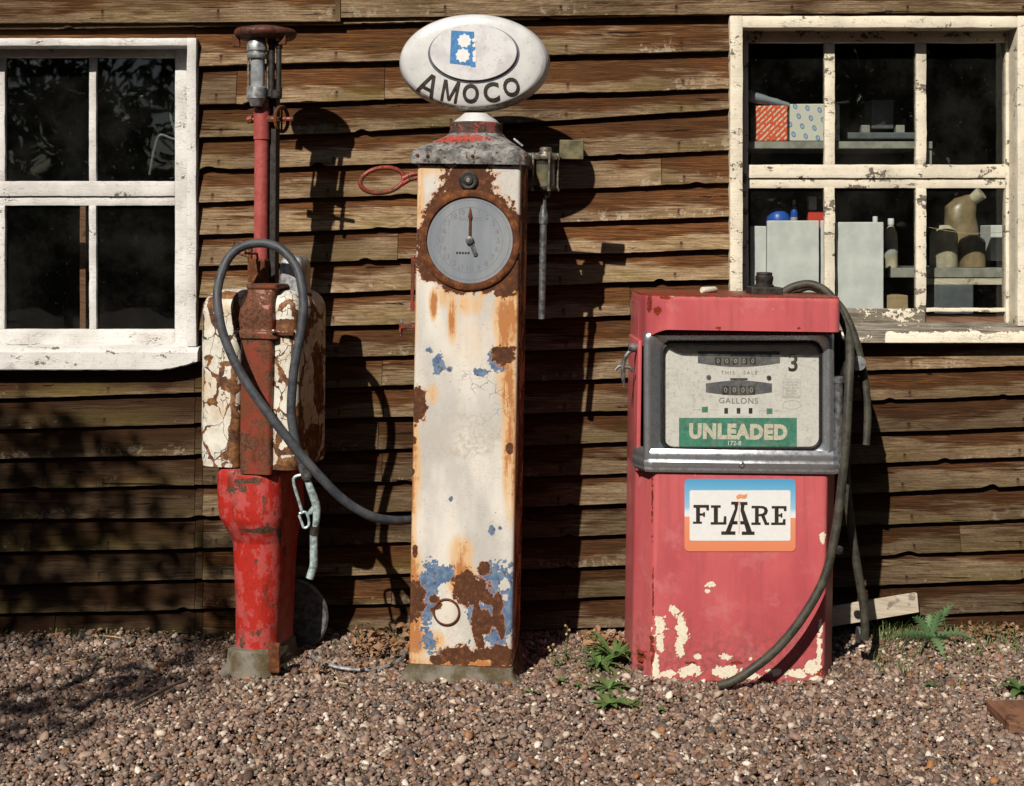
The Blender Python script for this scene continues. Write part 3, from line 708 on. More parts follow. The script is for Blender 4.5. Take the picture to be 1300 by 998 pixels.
# lining behind the boards, round both openings
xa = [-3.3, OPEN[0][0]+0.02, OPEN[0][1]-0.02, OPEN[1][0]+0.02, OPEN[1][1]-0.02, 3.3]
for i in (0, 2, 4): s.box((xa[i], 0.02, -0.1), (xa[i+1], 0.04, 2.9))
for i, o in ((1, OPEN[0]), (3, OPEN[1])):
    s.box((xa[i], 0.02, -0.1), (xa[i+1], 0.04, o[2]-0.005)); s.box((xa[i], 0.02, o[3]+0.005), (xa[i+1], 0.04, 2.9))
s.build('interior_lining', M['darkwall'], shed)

# ============================================================ GROUND
def gz(x, y):
    """height of the gravel: banked up a little against the boards"""
    b = 0.022*math.exp(y/0.14)*(0.35+0.9*NZ.noise(Vector((x*1.4, 0, 4))))-(0.012 if x < -0.9 else 0.0)*math.exp(y/0.3)
    return b+0.012*NZ.noise(Vector((x*2.2, y*2.2, 0)))+0.006*NZ.noise(Vector((x*7, y*7, 3)))
xs = np.concatenate([[-200, -60, -20, -8, -5], np.arange(-3.6, 3.61, 0.06), [5, 8, 20, 60, 200]])
ys = np.concatenate([[-200, -80, -30, -15, -9, -6, -4.5], np.arange(-3.5, 0.05, 0.05), [0.4, 3, 10, 60, 200]])
V = [(x, y, (gz(x, y) if abs(x) < 3.61 and -3.51 < y < 0.06 else 0.0)-0.012) for y in ys for x in xs]
nx = len(xs); F = [(j*nx+i, j*nx+i+1, (j+1)*nx+i+1, (j+1)*nx+i) for j in range(len(ys)-1) for i in range(nx-1)]
gr = mk('ground', V, F, M['ground'], smooth=True); tag(gr, 'dark stony soil under the gravel', None, None, 'structure')

def ico(sub):
    bm = bmesh.new(); bmesh.ops.create_icosphere(bm, subdivisions=sub, radius=1)
    v = np.array([x.co[:] for x in bm.verts], dtype=np.float32); f = np.array([[q.index for q in x.verts] for x in bm.faces], dtype=np.int32); bm.free(); return v, f
iv, ifc = ico(2)
shapes = []
for k in range(14):
    off = rng.uniform(-10, 10, 3)
    sh = np.array([(p/np.linalg.norm(p))*(1+0.42*NZ.noise(Vector(p*1.0)+Vector(off))+0.20*NZ.noise(Vector(p*2.6)+Vector(off))) for p in iv])
    shapes.append(sh)
def pebbles(name, n, xr, yr, size, zoff, label):
    X = rng.uniform(*xr, n); Y = yr[0]+(yr[1]-yr[0])*rng.uniform(0, 1, n)
    S = np.clip(rng.lognormal(math.log(size), 0.40, n), size*0.4, size*2.9)
    Z = np.array([gz(a, b) for a, b in zip(X, Y)])+zoff+rng.uniform(-0.9, 0.55, n)*S
    ang = rng.uniform(0, 2*PI, (n, 3)); ang[:, 0] *= 0.12; ang[:, 1] *= 0.12
    ca, sa = np.cos(ang), np.sin(ang)
    sc = np.stack([rng.uniform(.8, 1.35, n), rng.uniform(.7, 1.0, n), rng.uniform(.42, .8, n)], 1)*S[:, None]
    idx = rng.integers(0, len(shapes), n); sh = np.stack(shapes)[idx]*sc[:, None, :]
    def rot(p, c, s_, i, j):
        a = p[..., i]*c[:, None]-p[..., j]*s_[:, None]; b = p[..., i]*s_[:, None]+p[..., j]*c[:, None]
        p = p.copy(); p[..., i] = a; p[..., j] = b; return p
    sh = rot(sh, ca[:, 0], sa[:, 0], 1, 2); sh = rot(sh, ca[:, 1], sa[:, 1], 0, 2); sh = rot(sh, ca[:, 2], sa[:, 2], 0, 1)
    sh = sh+np.stack([X, Y, Z], 1)[:, None, :]
    nv = iv.shape[0]; co = sh.reshape(-1, 3); fc = (ifc[None]+(np.arange(n)*nv)[:, None, None]).reshape(-1, 3)
    me = bpy.data.meshes.new(name); me.vertices.add(len(co)); me.vertices.foreach_set('co', co.astype(np.float32).ravel())
    me.loops.add(fc.size); me.loops.foreach_set('vertex_index', fc.astype(np.int32).ravel())
    me.polygons.add(len(fc)); me.polygons.foreach_set('loop_start', np.arange(0, fc.size, 3, dtype=np.int32)); me.polygons.foreach_set('use_smooth', np.ones(len(fc), dtype=bool))
    me.update(); me.validate()
    pal = np.array([(0.23, 0.165, 0.13), (0.16, 0.11, 0.085), (0.29, 0.21, 0.175), (0.11, 0.075, 0.06), (0.20, 0.17, 0.155), (0.36, 0.28, 0.23), (0.24, 0.13, 0.075), (0.50, 0.44, 0.38), (0.25, 0.165, 0.14), (0.09, 0.08, 0.08), (0.66, 0.62, 0.57), (0.32, 0.16, 0.07)])
    w = np.array([5, 4, 5, 3, 3.5, 4, 1.6, 2.2, 4, 2, 1.0, .4]); c = 0.95*np.array([1.04, 0.97, 0.89])*pal[rng.choice(len(pal), n, p=w/w.sum())]*rng.uniform(0.7, 1.3, (n, 1))
    rgba = np.concatenate([np.repeat(c, nv, 0), np.ones((n*nv, 1))], 1).astype(np.float32)
    a = me.color_attributes.new('col', 'FLOAT_COLOR', 'POINT'); a.data.foreach_set('color', np.clip(rgba, 0, 1).ravel())
    me.materials.append(M['stone']); o = bpy.data.objects.new(name, me); C.objects.link(o)
    return tag(o, label, 'gravel', None, 'stuff')
import os
NP_ = int(os.environ.get('PEB', '96000'))
pebbles('gravel', NP_, (-2.25, 2.25), (-2.1, -0.005), 0.0063, 0.0, 'loose brown and pink-grey pebble gravel in front of the shed')
# ============================================================ painting helpers
def blobf(blobs, x, y):
    m = -1.0
    for (cx, cy, rx, ry) in blobs:
        d = 1-math.hypot((x-cx)/rx, (y-cy)/ry)
        if d > m: m = d
    return max(-1.0, m)
def fr_n(x, y, s, seed): return NZ.noise(Vector((x*s, y*s, seed)))+0.5*NZ.noise(Vector((x*s*2.3, y*s*2.3, seed+3)))
def put(mb, V, F, fn): return mb.add([fn(v) for v in V], F)
def flat_text(mb, fr, s, px, py, size_px, y=0.0, ex=0.0006, bold=0.0, sx=1.0, rot=0.0, spacing=1.0, k=355.0):
    V, F = text_geo(s, size_px/k, ex, bold, 'CENTER', sx, spacing); c = fr.px(px, py, y); cr, sr = math.cos(R(rot)), math.sin(R(rot))
    return put(mb, V, F, lambda v: fr.w((c.x+v[0]*cr-v[1]*sr, y-v[2], c.z+v[0]*sr+v[1]*cr)))
def flat_poly(mb, fr, pts, y=0.0, th=0.0008):
    """closed outline given in front-plane pixels -> thin slab standing proud of plane y"""
    q = [fr.px(a, b, y) for a, b in pts]
    lo = [[fr.w((p.x, y, p.z)) for p in q], [fr.w((p.x, y-th, p.z)) for p in q]]
    return mb.loft(lo)
def flat_rect(mb, fr, x0, y0, x1, y1, y=0.0, th=0.0008, r=0, n=4):
    if r: pts = rrect(x0, x1, y0, y1, r, n)
    else: pts = [(x0, y0), (x1, y0), (x1, y1), (x0, y1)]
    return flat_poly(mb, fr, pts, y, th)

# ============================================================ CENTRE PUMP
cp0 = P(584, 845, -0.62); cp0.z = cp0.z
cf = Fr(cp0, -5.0, 1.03)
cpump = empty('fuel_pump', (cp0.x, cp0.y+0.18, 0), 'tall narrow peeling white petrol pump with a round dial and an oval AMOCO globe', 'fuel pump', 'old fuel pumps')
HW = 0.186; BD = 0.36
bz_top = cf.px(595, 207, 0).z
sec = rrect(-HW, HW, 0, BD, 0.012, 4)
# dense across the front face only
s2 = []
for i, p in enumerate(sec):
    q = sec[(i+1) % len(sec)]; L = math.hypot(q[0]-p[0], q[1]-p[1])
    front = p[1] < 0.013 and q[1] < 0.013
    m = max(1, int(round(L/(0.0042 if front else 0.03))))
    for k in range(m): s2.append((p[0]+(q[0]-p[0])*k/m, p[1]+(q[1]-p[1])*k/m))
nz = int(bz_top/0.0045); loops = []; AR = []; AB = []; AS = []; AC = []; AK = []
RUSTB = [(594, 232, 36, 30), (642, 350, 26, 26), (548, 335, 20, 22), (531, 515, 11, 23), (526, 762, 14, 27), (597, 748, 23, 21), (612, 790, 15, 18), (584, 832, 24, 13), (557, 838, 12, 6),
         (613, 722, 9, 10), (618, 760, 9, 9), (633, 765, 6, 14), (636, 834, 16, 15), (612, 830, 12, 9), (640, 452, 14, 14), (606, 775, 5, 10), (551, 760, 7, 6), (553, 775, 7, 5), (636, 795, 5, 16), (527, 700, 4, 8), (522, 850, 20, 5), (600, 849, 80, 4),
         (545, 206, 20, 5), (640, 206, 22, 5), (524, 600, 3, 5), (524, 560, 5, 5), (647, 570, 5, 7), (609, 815, 6, 12), (630, 780, 6, 22)]
BLUEB = [(546, 742, 18, 32), (562, 728, 16, 13), (542, 775, 10, 22), (549, 806, 17, 24), (558, 820, 16, 12), (581, 808, 13, 14), (594, 816, 14, 9), (623, 735, 24, 24), (643, 765, 18, 50), (622, 770, 16, 40), (628, 810, 16, 22), (606, 770, 16, 30), (598, 790, 14, 16), (558, 766, 10, 9),
         (557, 462, 8, 13), (545, 445, 5, 5), (610, 473, 10, 6), (632, 458, 14, 15), (572, 634, 3, 4), (624, 673, 4, 7), (635, 670, 3, 3), (571, 469, 4, 4)]
CHIPW = [(575, 800, 30, 30), (604, 825, 20, 14), (640, 742, 7, 8), (641, 758, 4, 5), (562, 752, 7, 9), (600, 800, 22, 14)]
STAIN = [(520, 770, 24, 110, 1.15), (521, 600, 17, 110, .95), (524, 400, 8, 120, .5), (648, 560, 14, 130, .9), (655, 380, 10, 90, .7), (550, 386, 7, 26, 1.1), (574, 400, 7, 42, .95), (612, 366, 5, 16, 1.0), (640, 402, 18, 50, .85), (586, 735, 24, 30, .9), (585, 700, 22, 28, .6),
         (585, 848, 80, 22, 1.1), (530, 250, 12, 50, .75), (545, 215, 30, 14, .5), (596, 385, 26, 20, .45), (561, 377, 10, 20, .6), (640, 470, 16, 60, .55), (600, 430, 60, 60, .18), (545, 815, 30, 20, .7), (548, 500, 14, 20, .5)]
dc = (596.5, 305.0)
for iz in range(nz+1):
    z = bz_top*iz/nz; l = []
    for (x, y) in s2:
        bow = 0.0012*NZ.noise(Vector((x*6, z*5, 1))) if y < 0.02 else 0
        l.append(cf.w((x, y+bow, z)))
        px, py = proj(cf.w((x, 0, z)))
        if y > 0.014:  # sides: rust raised to darken them, their shade painted into the colour
            AR.append(0.05+0.4*fr_n(px+y*400, py, 0.02, 3)); AB.append(-1); AS.append(0.9); AC.append(0); AK.append(0); continue
        n1 = fr_n(px, py, 0.055, 1); n2 = fr_n(px, py, 0.14, 5)
        n3 = fr_n(px, py, 0.33, 6); r = blobf(RUSTB, px, py)+0.26*n1+0.22*n2+0.10*n3
        dd = math.hypot(px-dc[0], py-dc[1]); rr = 70+4*n1*2+3*n2
        r = max(r, (rr-dd)/26)
        b = blobf(BLUEB, px, py)+0.28*n1+0.34*n2+0.42*n3-0.08
        cw = blobf(CHIPW, px, py)+0.3*n1+0.4*n2+0.3*n3
        if cw > 0: b = min(b, -cw)
        st = 0.0
        for (cx, cy, rx, ry, a) in STAIN:
            d = 1-math.hypot((px-cx)/rx, (py-cy)/ry)
            if d > 0: st += a*min(1, d*1.4)
        ov = 1-math.hypot((px-588)/56, (py-553)/32)
        AR.append(r); AB.append(b); AS.append(min(1.3, st)); AC.append(max(0, min(1, ov*6+0.2*n2)) if ov > -0.1 else (0.5 if cw > 0 else 0.0))
        AK.append(max(0, 1-abs(py-500)/70)*max(0, min(1, (px-570)/30))*0.8 + (0.12 if 560 < py < 700 else 0))
    loops.append(l)
mb = MB().loft(loops)
body = mb.build('body', M['column'], cpump, True, attrs={'rust': AR, 'blue': AB, 'stain': AS, 'chalk': AC, 'crack': AK}, sharp=50)

# plinth
def loft_rects(mb, fr, levels, r, n=4, ds=None):
    lo = []
    for (z, x0, x1, y0, y1, *rr) in levels:
        lo.append([fr.w((x, y, z)) for x, y in rrect(x0, x1, y0, y1, rr[0] if rr else r, n, ds)])
    return mb.loft(lo)
mb = MB(); zb = -cp0.z-0.03
loft_rects(mb, cf, [(zb, -0.222, 0.25, -0.030, 0.42), (-0.052, -0.216, 0.222, -0.026, 0.40), (-0.046, -0.208, 0.206, -0.022, 0.39), (-0.02, -0.193, 0.192, -0.010, 0.37), (-0.001, -0.1895, 0.1895, -0.004, 0.364)], 0.012)
mb.build('plinth', M['concrete'], cpump, True)

# roof cap
ze = cf.px(596, 207).z; zc = lambda py: cf.px(596, py).z
mb = MB()
loft_rects(mb, cf, [(ze-0.004, -0.206, 0.206, -0.020, 0.38, .01), (zc(202), -0.208, 0.208, -0.022, 0.382, .012), (zc(193), -0.206, 0.206, -0.020, 0.38, .014), (zc(189), -0.190, 0.192, -0.004, 0.366, .02), (zc(183), -0.165, 0.168, 0.02, 0.34, .04), (zc(176), -0.132, 0.138, 0.05, 0.31, .06), (zc(170), -0.108, 0.114, 0.075, 0.285, .09), (zc(166), -0.100, 0.106, 0.083, 0.277, .094)], .02, 6, None)
ru = [0.35-2.2*math.hypot((proj(v)[0]-592)/75, (proj(v)[1]-178)/20) if proj(v)[1] < 196 and 0 < 1 else -1 for v in mb.V]
ru = [max(-1, 0.75-1.0*math.hypot((proj(v)[0]-590)/50, (proj(v)[1]-179)/11)) for v in mb.V]
cap = mb.build('roof_cap', M['roofcap'], cpump, True, attrs={'rust': ru}, sharp=30)
mb = MB()
for (bx, by) in ((530, 197), (543, 198), (600, 198), (668, 198)):
    c = cf.px(bx, by, -0.022); mb = MB(); mb.lathe(c, [(0.007, 0.003), (0.006, -0.004), (0.002, -0.006)], 'Y', 10, cf); mb.build('bolt', M['rust'], cap)
mb = MB(); c = cf.px(657, 182, 0.03); mb.box(c+Vector((-0.020, -0.01, -0.0)), c+Vector((0.022, 0.01, 0.008)), bev=0.002)
V2 = [cf.w(v) for v in mb.V]
mb.V = [Matrix.Rotation(R(38), 4, 'Y') @ (v-cf.w(c))+cf.w(c) for v in V2]; mb.build('loose_flap', M['galv'], cap)
mb = MB(); cc = (0.003, 0.18, 0)
prof = []
for (py, r) in ((168, 0.098), (164, 0.100), (160, 0.096), (157, 0.099), (153, 0.098), (151, 0.088)): prof.append((r, zc(py)))
mb.lathe((0.003, 0.18, 0), prof, 'Z', 40, cf)
mb.build('collar', mat_redpaint('flaking_red_collar', (0.36, 0.05, 0.04), (0.30, 0.10, 0.09), (0.035, 0.022, 0.016), 0.45, 22), cpump, True)
mb = MB(); prof = [(0.085, zc(154)), (0.083, zc(150)), (0.074, zc(147)), (0.058, zc(143)), (0.05, zc(139))]
mb.lathe((0.003, 0.18, 0), prof, 'Z', 40, cf); mb.build('globe_neck', M['globe'], cpump, True)

# globe
gy = 0.18; gc = cf.px(600, 78, gy-0.06); gk = (5.65-0.62+0.12)/FP
ga, gb = 97*gk*1.0, 62.5*gk
gprof = [(0.0, -0.0710), (0.30, -0.0705), (0.55, -0.069), (0.80, -0.065), (0.91, -0.059), (0.955, -0.048), (0.985, -0.028), (1.0, -0.006), (1.0, 0.012), (0.985, 0.03), (0.95, 0.046), (0.88, 0.056), (0.7, 0.066), (0.4, 0.074), (0.0, 0.076)]
def gy_at(rho):
    for (a, ya), (b, yb) in zip(gprof[:8], gprof[1:9]):
        if a <= rho <= b: return ya+(yb-ya)*(rho-a)/(b-a)
    return 0.0
loops = []
N = 96
pr = []
for (a, ya), (b, yb) in zip(gprof[:-1], gprof[1:]):
    for q in range(3): pr.append((a+(b-a)*q/3, ya+(yb-ya)*q/3))
pr.append(gprof[-1])
for rho, y in pr:
    rho = max(rho, 0.002); loops.append([cf.w((gc.x+ga*rho*math.cos(2*PI*k/N), gy+y, gc.z+gb*rho*math.sin(2*PI*k/N))) for k in range(N)])
mb = MB().loft(loops)
ru = [max(0, min(1, (gc.z-cf.I.__matmul__(v).z)/gb*2.2-0.9))*1.0 if (cf.I @ v).y > gy-0.058 else 0.0 for v in mb.V]
globe = mb.build('globe', M['globe'], cpump, True, attrs={'rust': ru}, sharp=60)
def gplace(lx, lz, lift):
    rho = math.hypot(lx/ga, lz/gb); return cf.w((gc.x+lx, gy+gy_at(min(rho, 1))-lift, gc.z+lz))
# raised emblem plate; slate crescent round its lower side paints the step's shade
pc = ((601.5-600)*gk, (78-67.5)*gk); pa, pb = 55.5*gk, 35.5*gk
mb = MB(); lo = []
for (f, lift) in ((1.055, -0.002), (1.05, 0.0025), (1.0, 0.0030), (0.99, 0.004)):
    lo.append([gplace(pc[0]+pa*f*math.cos(2*PI*k/72), pc[1]-0.0035+pb*f*math.sin(2*PI*k/72), lift) for k in range(72)])
mb.loft(lo); mb.build('plate_shade', M['slate'], globe, True)
mb = MB(); lo = []
for (f, lift) in ((1.0, 0.002), (1.0, 0.012), (0.985, 0.015), (0.6, 0.016), (0.2, 0.016), (0.002, 0.016)):
    lo.append([cf.w((gc.x+pc[0]+pa*f*math.cos(2*PI*k/72), gy-0.066-lift, gc.z+pc[1]+pb*f*math.sin(2*PI*k/72))) for k in range(72)])
mb.loft(lo, (False, True)); mb.build('emblem_plate', M['plate'], globe, True)
ypl = gy-0.066-0.016
def gpx(px, py, y): return cf.w((gc.x+(px-600)*gk, y, gc.z-(py-78)*gk))
mb = MB()
out = [(573, 40), (602, 41.5), (602.5, 47), (602, 54), (603, 60), (605, 64), (603.5, 70), (604, 78), (605, 86), (599, 86.2), (598.5, 84.5), (572, 81.5)]
mb.loft([[gpx(a, b, ypl+0.0005) for a, b in out], [gpx(a, b, ypl-0.0008) for a, b in out]])
mb.build('blue_emblem', M['logo_blue'], globe)
mb = MB()
def star(cx, cy, r, n=9, inner=0.80, clip=None):
    p = []
    for k in range(2*n):
        a = PI/2+PI*k/n; q = r*(1.0 if k % 2 == 0 else inner); x = cx+q*math.cos(a); y = cy-q*math.sin(a)
        if clip is not None: x = min(x, clip)
        p.append((x, y))
    mb.loft([[gpx(a, b, ypl+0.0005) for a, b in p], [gpx(a, b, ypl-0.0014) for a, b in p]])
star(590, 53, 9.3); star(588.3, 71.5, 9.6)
for (a, b, c, d, e) in ((599.5, 50.8, 5, 3, 9), (600, 58, 3.5, 2.5, 8), (600.5, 67, 4.5, 5, 9), (600.5, 74.5, 4.5, 4.5, 9)):
    pts = [(a, b), (a+c, b-d*0.7), (a+c+0.6, b+d), (a+1, b+d*1.2)]
    mb.loft([[gpx(x, y, ypl+0.0005) for x, y in pts], [gpx(x, y, ypl-0.0014) for x, y in pts]])
mb.build('white_emblem', M['white_print'], globe)
def glyph(ch, s, sx):
    if ch not in 'AM': return text_geo(ch, s*1.22, 0.0012, 0.0024, 'CENTER', sx)
    if ch == 'A': ps = [[(-.46, -.5), (-.29, -.5), (.05, .5), (-.10, .5)], [(.29, -.5), (.46, -.5), (.10, .5), (-.05, .5)], [(-.26, -.26), (.26, -.26), (.21, -.12), (-.21, -.12)]]
    else: ps = [[(-.50, -.5), (-.34, -.5), (-.34, .5), (-.50, .5)], [(.34, -.5), (.50, -.5), (.50, .5), (.34, .5)], [(-.07, -.42), (.07, -.42), (-.30, .5), (-.50, .5)], [(-.07, -.42), (.07, -.42), (.50, .5), (.30, .5)]]
    V = []; F = []
    for i, p in enumerate(ps):
        long_v = abs(p[2][1]-p[1][1]) > abs(p[1][0]-p[0][0])
        q = [Vector(a) for a in (p if long_v else (p[1], p[2], p[3], p[0]))]; m = 12; n = len(V)
        for k in range(m+1):
            l = q[0].lerp(q[3], k/m); r = q[1].lerp(q[2], k/m)
            for (u, z) in ((l, -.002), (l, .0012+i*.0002), (r, .0012+i*.0002), (r, -.002)): V.append((u.x*s*sx, u.y*s, z))
        for k in range(m):
            for j in range(4): F.append((n+4*k+j, n+4*k+(j+1) % 4, n+4*k+4+(j+1) % 4, n+4*k+4+j))
        F += [(n, n+1, n+2, n+3), (n+4*m, n+4*m+1, n+4*m+2, n+4*m+3)]
    return V, F
for (ch, px, py, rot, sz, sx) in (('A', 544.5, 108.5, -27, 28, 0.98), ('M', 572.3, 116.5, -11, 27, 0.78), ('O', 598.6, 120.3, 0, 26.5, 0.82), ('C', 625.0, 118.5, 7, 27.5, 0.9), ('O', 650.5, 111.5, 14, 26, 0.84)):
    V, F = glyph(ch, sz*gk, sx); cr, sr = math.cos(R(rot)), math.sin(R(rot)); lx, lz = (px-600)*gk, -(py-78)*gk
    mb = MB(); put(mb, V, F, lambda v: gplace(lx+v[0]*cr-v[1]*sr, lz+v[0]*sr+v[1]*cr, 0.0016+v[2]))
    mb.build('letter', M['ink'], globe)

# gauge
gfr = Fr(cf.w(cf.px(596.5, 305)), -5.0, 1.03); K = 5.03/FP
mb = MB(); N = 72
prof = [(64, 0.001), (64, -0.006), (62.5, -0.010), (58, -0.012), (55.5, -0.010), (54.5, -0.001)]
mb.lathe((0, 0, 0), [(r*K, y) for r, y in prof], 'Y', N, gfr, False)
gauge = mb.build('gauge_rim', M['rust'], cpump, True)
mb = MB(); mb.lathe((0, 0, 0), [(55*K, -0.0005), (55*K, -0.0022)], 'Y', N, gfr); face = mb.build('gauge_face', M['dial_face'], cpump)
mb = MB()
for r in (50.5, 41.5):
    mb.lathe((0, 0, 0), [((r+0.35)*K, -0.0024), ((r-0.35)*K, -0.0024)], 'Y', N, gfr, False)
for k in range(100):
    a = 2*PI*k/100; r0 = 50.5; r1 = 53 if k % 5 else 54; w_ = 0.25*K
    d = Vector((math.sin(a), 0, math.cos(a))); t = Vector((math.cos(a), 0, -math.sin(a)))
    mb.add([gfr.w(Vector((0, -0.0025, 0))+d*r*K+t*s) for r, s in ((r0, -w_), (r1, -w_), (r1, w_), (r0, w_))], [(0, 1, 2, 3)])
mb.build('scale_marks', M['ink_grey'], face)
mb = MB()
for k in range(1, 20):
    a = 2*PI*k/20; V, F = text_geo(str(k), 9.5*K, 0.0001, 0.0)
    put(mb, V, F, lambda v: gfr.w((45.5*K*math.sin(a)*0.80+v[0], -0.0026-v[2], 45.5*K*math.cos(a)*0.80+v[1])))
V, F = text_geo('GALLONS', 6.5*K, 0.0001); put(mb, V, F, lambda v: gfr.w((v[0], -0.0026-v[2], 27*K+v[1])))
mb.build('numerals', M['ink_grey'], face)
mb = MB()
for i in range(5): mb = MB(); mb.box((-17*K+i*3.6*K, -0.0035, -17.6*K), (-14.6*K+i*3.6*K, -0.0022, -15*K), gfr); mb.build('counter_digit', M['ink'], face)
def hand(mb, pts, y): mb.loft([[gfr.w((a*K, y, b*K)) for a, b in pts], [gfr.w((a*K, y-0.0015, b*K)) for a, b in pts]])
mb = MB(); hand(mb, [(-1.6, 0), (1.6, 0), (1.3, 26), (2.6, 30), (1.4, 36), (0, 43), (-1.4, 36), (-2.6, 30), (-1.3, 26)], -0.008); mb.build('hand', M['rust'], face)
mb = MB(); hand(mb, [(-3, 2), (3, 3), (10.5, -17), (9, -20), (5.5, -20)], -0.006); mb.build('hand', M['galv_dark'], face)
mb = MB(); mb.lathe((0, 0, 0), [(5.2*K, -0.003), (5.2*K, -0.013), (3.5*K, -0.016), (1.5*K, -0.0165)], 'Y', 20, gfr); mb.build('spindle', M['galv_dark'], face, True)
mb = MB(); mb.lathe((0, 0, 0), [(55.5*K, -0.0185), (55.5*K, -0.0095)], 'Y', 48, gfr)
# the gauge glass has gone milky at the edge; keep it a thin pane
mb = MB()
c = cf.px(595, 229); mb.lathe(c, [(0.034, 0.002), (0.034, -0.008), (0.028, -0.012), (0.018, -0.010), (0.016, -0.016), (0.009, -0.018)], 'Y', 28, cf); lk = mb.build('lock', M['dark_iron'], cpump, True)
mb = MB(); mb.lathe(c, [(0.008, -0.016), (0.0075, -0.0195), (0.003, -0.0197)], 'Y', 12, cf); mb.build('lock_pin', M['galv'], lk, True)
# bottom filler ring
mb = MB(); c = cf.px(567, 777); N = 40
mb.lathe(c, [(17.5*K, 0.001), (17.3*K, -0.006), (16*K, -0.0085), (14.8*K, -0.006), (14.6*K, 0.0)], 'Y', N, cf, False); rg = mb.build('hatch_rim', M['rust'], cpump, True)
mb = MB(); mb.lathe(c, [(14.8*K, 0.0), (14.8*K, -0.0035), (12*K, -0.004)], 'Y', N, cf)
nv = len(mb.V); mb.build('hatch_cover', M['column'], cpump, True, attrs={'rust': [0.75-1.2*math.hypot((proj(v)[0]-556)/9, (proj(v)[1]-768)/9) for v in mb.V], 'blue': [-1]*nv, 'stain': [0.12]*nv, 'chalk': [0.0]*nv, 'crack': [0.0]*nv})
# left side: strip, bracket, ring handle
mb = MB(); a = cf.px(521, 325, 0.03); b = cf.px(521, 395, 0.03); mb.box((-HW-0.020, 0.02, b.z), (-HW-0.008, 0.035, a.z), cf, 0.002); mb.box((-HW-0.009, 0.02, b.z+0.01), (-HW, 0.03, b.z+0.03), cf); mb.box((-HW-0.009, 0.02, a.z-0.03), (-HW, 0.03, a.z-0.01), cf)
mb.box((-HW-0.004, 0.035, b.z-0.07), (-HW+0.001, 0.06, a.z+0.07), cf, 0.001)
mb.build('side_handle', M['redrust'], cpump)
mb = MB(); c = cf.px(520, 414, 0.03); mb.box((-HW-0.058, 0.01, c.z-0.008), (-HW, 0.05, c.z+0.006), cf, 0.002); mb.box((-HW-0.030, 0.012, c.z-0.016), (-HW, 0.018, c.z), cf, 0.002); mb.box((-HW-0.058, 0.01, c.z-0.024), (-HW-0.050, 0.05, c.z+0.010), cf, 0.002)
br = mb.build('bracket', M['redrust'], cpump)
mb = MB(); mb.lathe((-HW-0.052, 0.03, c.z), [(0.004, -0.036), (0.004, 0.026)], 'Z', 8, cf); mb.build('bolt', M['galv'], br)
mb = MB(); rc = cf.px(485, 229, 0.10); N = 40; pts = []
for k in range(N+1):
    a = 2*PI*k/N; pts.append(cf.w((rc.x+0.077*math.cos(a), rc.y+0.02*math.cos(a), rc.z+0.046*math.sin(a)+0.010*math.cos(a))))
mb.tube(pts, 0.0085, 10, False)
mb.tube([cf.w((rc.x+0.075, rc.y+.02, rc.z+0.008)), cf.w((rc.x+0.11, rc.y+.02, rc.z+0.026)), cf.w((-HW+0.01, 0.11, rc.z+0.030))], [0.012, 0.009, 0.008], 10)
mb.tube([cf.w((rc.x+0.070, rc.y+.02, rc.z-0.012)), cf.w((rc.x+0.10, rc.y+.02, rc.z+0.006)), cf.w((-HW+0.01, 0.11, rc.z+0.018))], [0.009, 0.009, 0.006], 10)
mb.build('ring_handle', M['redrust'], cpump, True)
# right side: sight glass on its pipe
def sight_glass(parent, fr, x, y, z0, z1, r, mats, rods=4, neck=True, phase=0.6):
    """z0..z1 overall incl. caps"""
    h = z1-z0
    mb = MB(); mb.lathe((x, y, 0), [(r*0.62, z1-0.14*h), (r*1.08, z1-0.16*h), (r*1.12, z1-0.22*h), (r*1.05, z1-0.26*h)][::-1]+[(r*0.7, z1-0.10*h), (r*0.55, z1-0.09*h), (r*0.55, z1), (r*0.42, z1+0.003)], 'Z', 24, fr)
    cap_ = mb.build('top_cap', mats[0], parent, True)
    mb = MB(); mb.lathe((x, y, 0), [(r*0.4, z0-0.02), (r*0.5, z0), (r*1.0, z0+0.05*h), (r*1.08, z0+0.10*h), (r*1.05, z0+0.14*h)], 'Z', 24, fr); mb.build('bottom_cap', mats[1], parent, True)
    mb = MB(); mb.lathe((x, y, 0), [(r*0.86, z0+0.12*h), (r*0.86, z1-0.24*h)], 'Z', 24, fr); mb.build('glass_tube', M['clear'], parent, True)
    for k in range(rods):
        a = phase+2*PI*k/rods; mb = MB()
        mb.lathe((x+r*1.18*math.cos(a), y+r*1.18*math.sin(a), 0), [(r*0.16, z0+0.02*h), (r*0.16, z0+0.09*h), (r*0.09, z0+0.10*h), (r*0.09, z1-0.26*h), (r*0.17, z1-0.25*h), (r*0.17, z1-0.12*h), (r*0.08, z1-0.11*h)], 'Z', 10, fr)
        mb.build('rod', mats[2], parent, True)
sx_ = cf.px(692, 240, 0.15)
sgz0 = cf.px(692, 244, 0.15).z; sgz1 = cf.px(692, 188, 0.15).z
sight_glass(cpump, cf, sx_.x, 0.15, sgz0, sgz1, 0.040, (M['brass'], M['dark_iron'], M['brass']), 4, phase=0.35)
mb = MB(); mb.lathe((sx_.x, 0.15, 0), [(0.034, sgz0+0.018), (0.034, sgz0+0.10)], 'Z', 20, cf); mb.build('glass_liner', M['olive'], cpump, True)
mb = MB(); mb.box((HW-0.01, 0.14, sgz1-0.035), (sx_.x-0.03, 0.16, sgz1-0.022), cf, 0.002); mb.build('mount', M['galv_dark'], cpump)
zq = lambda py: cf.px(692, py, 0.15).z
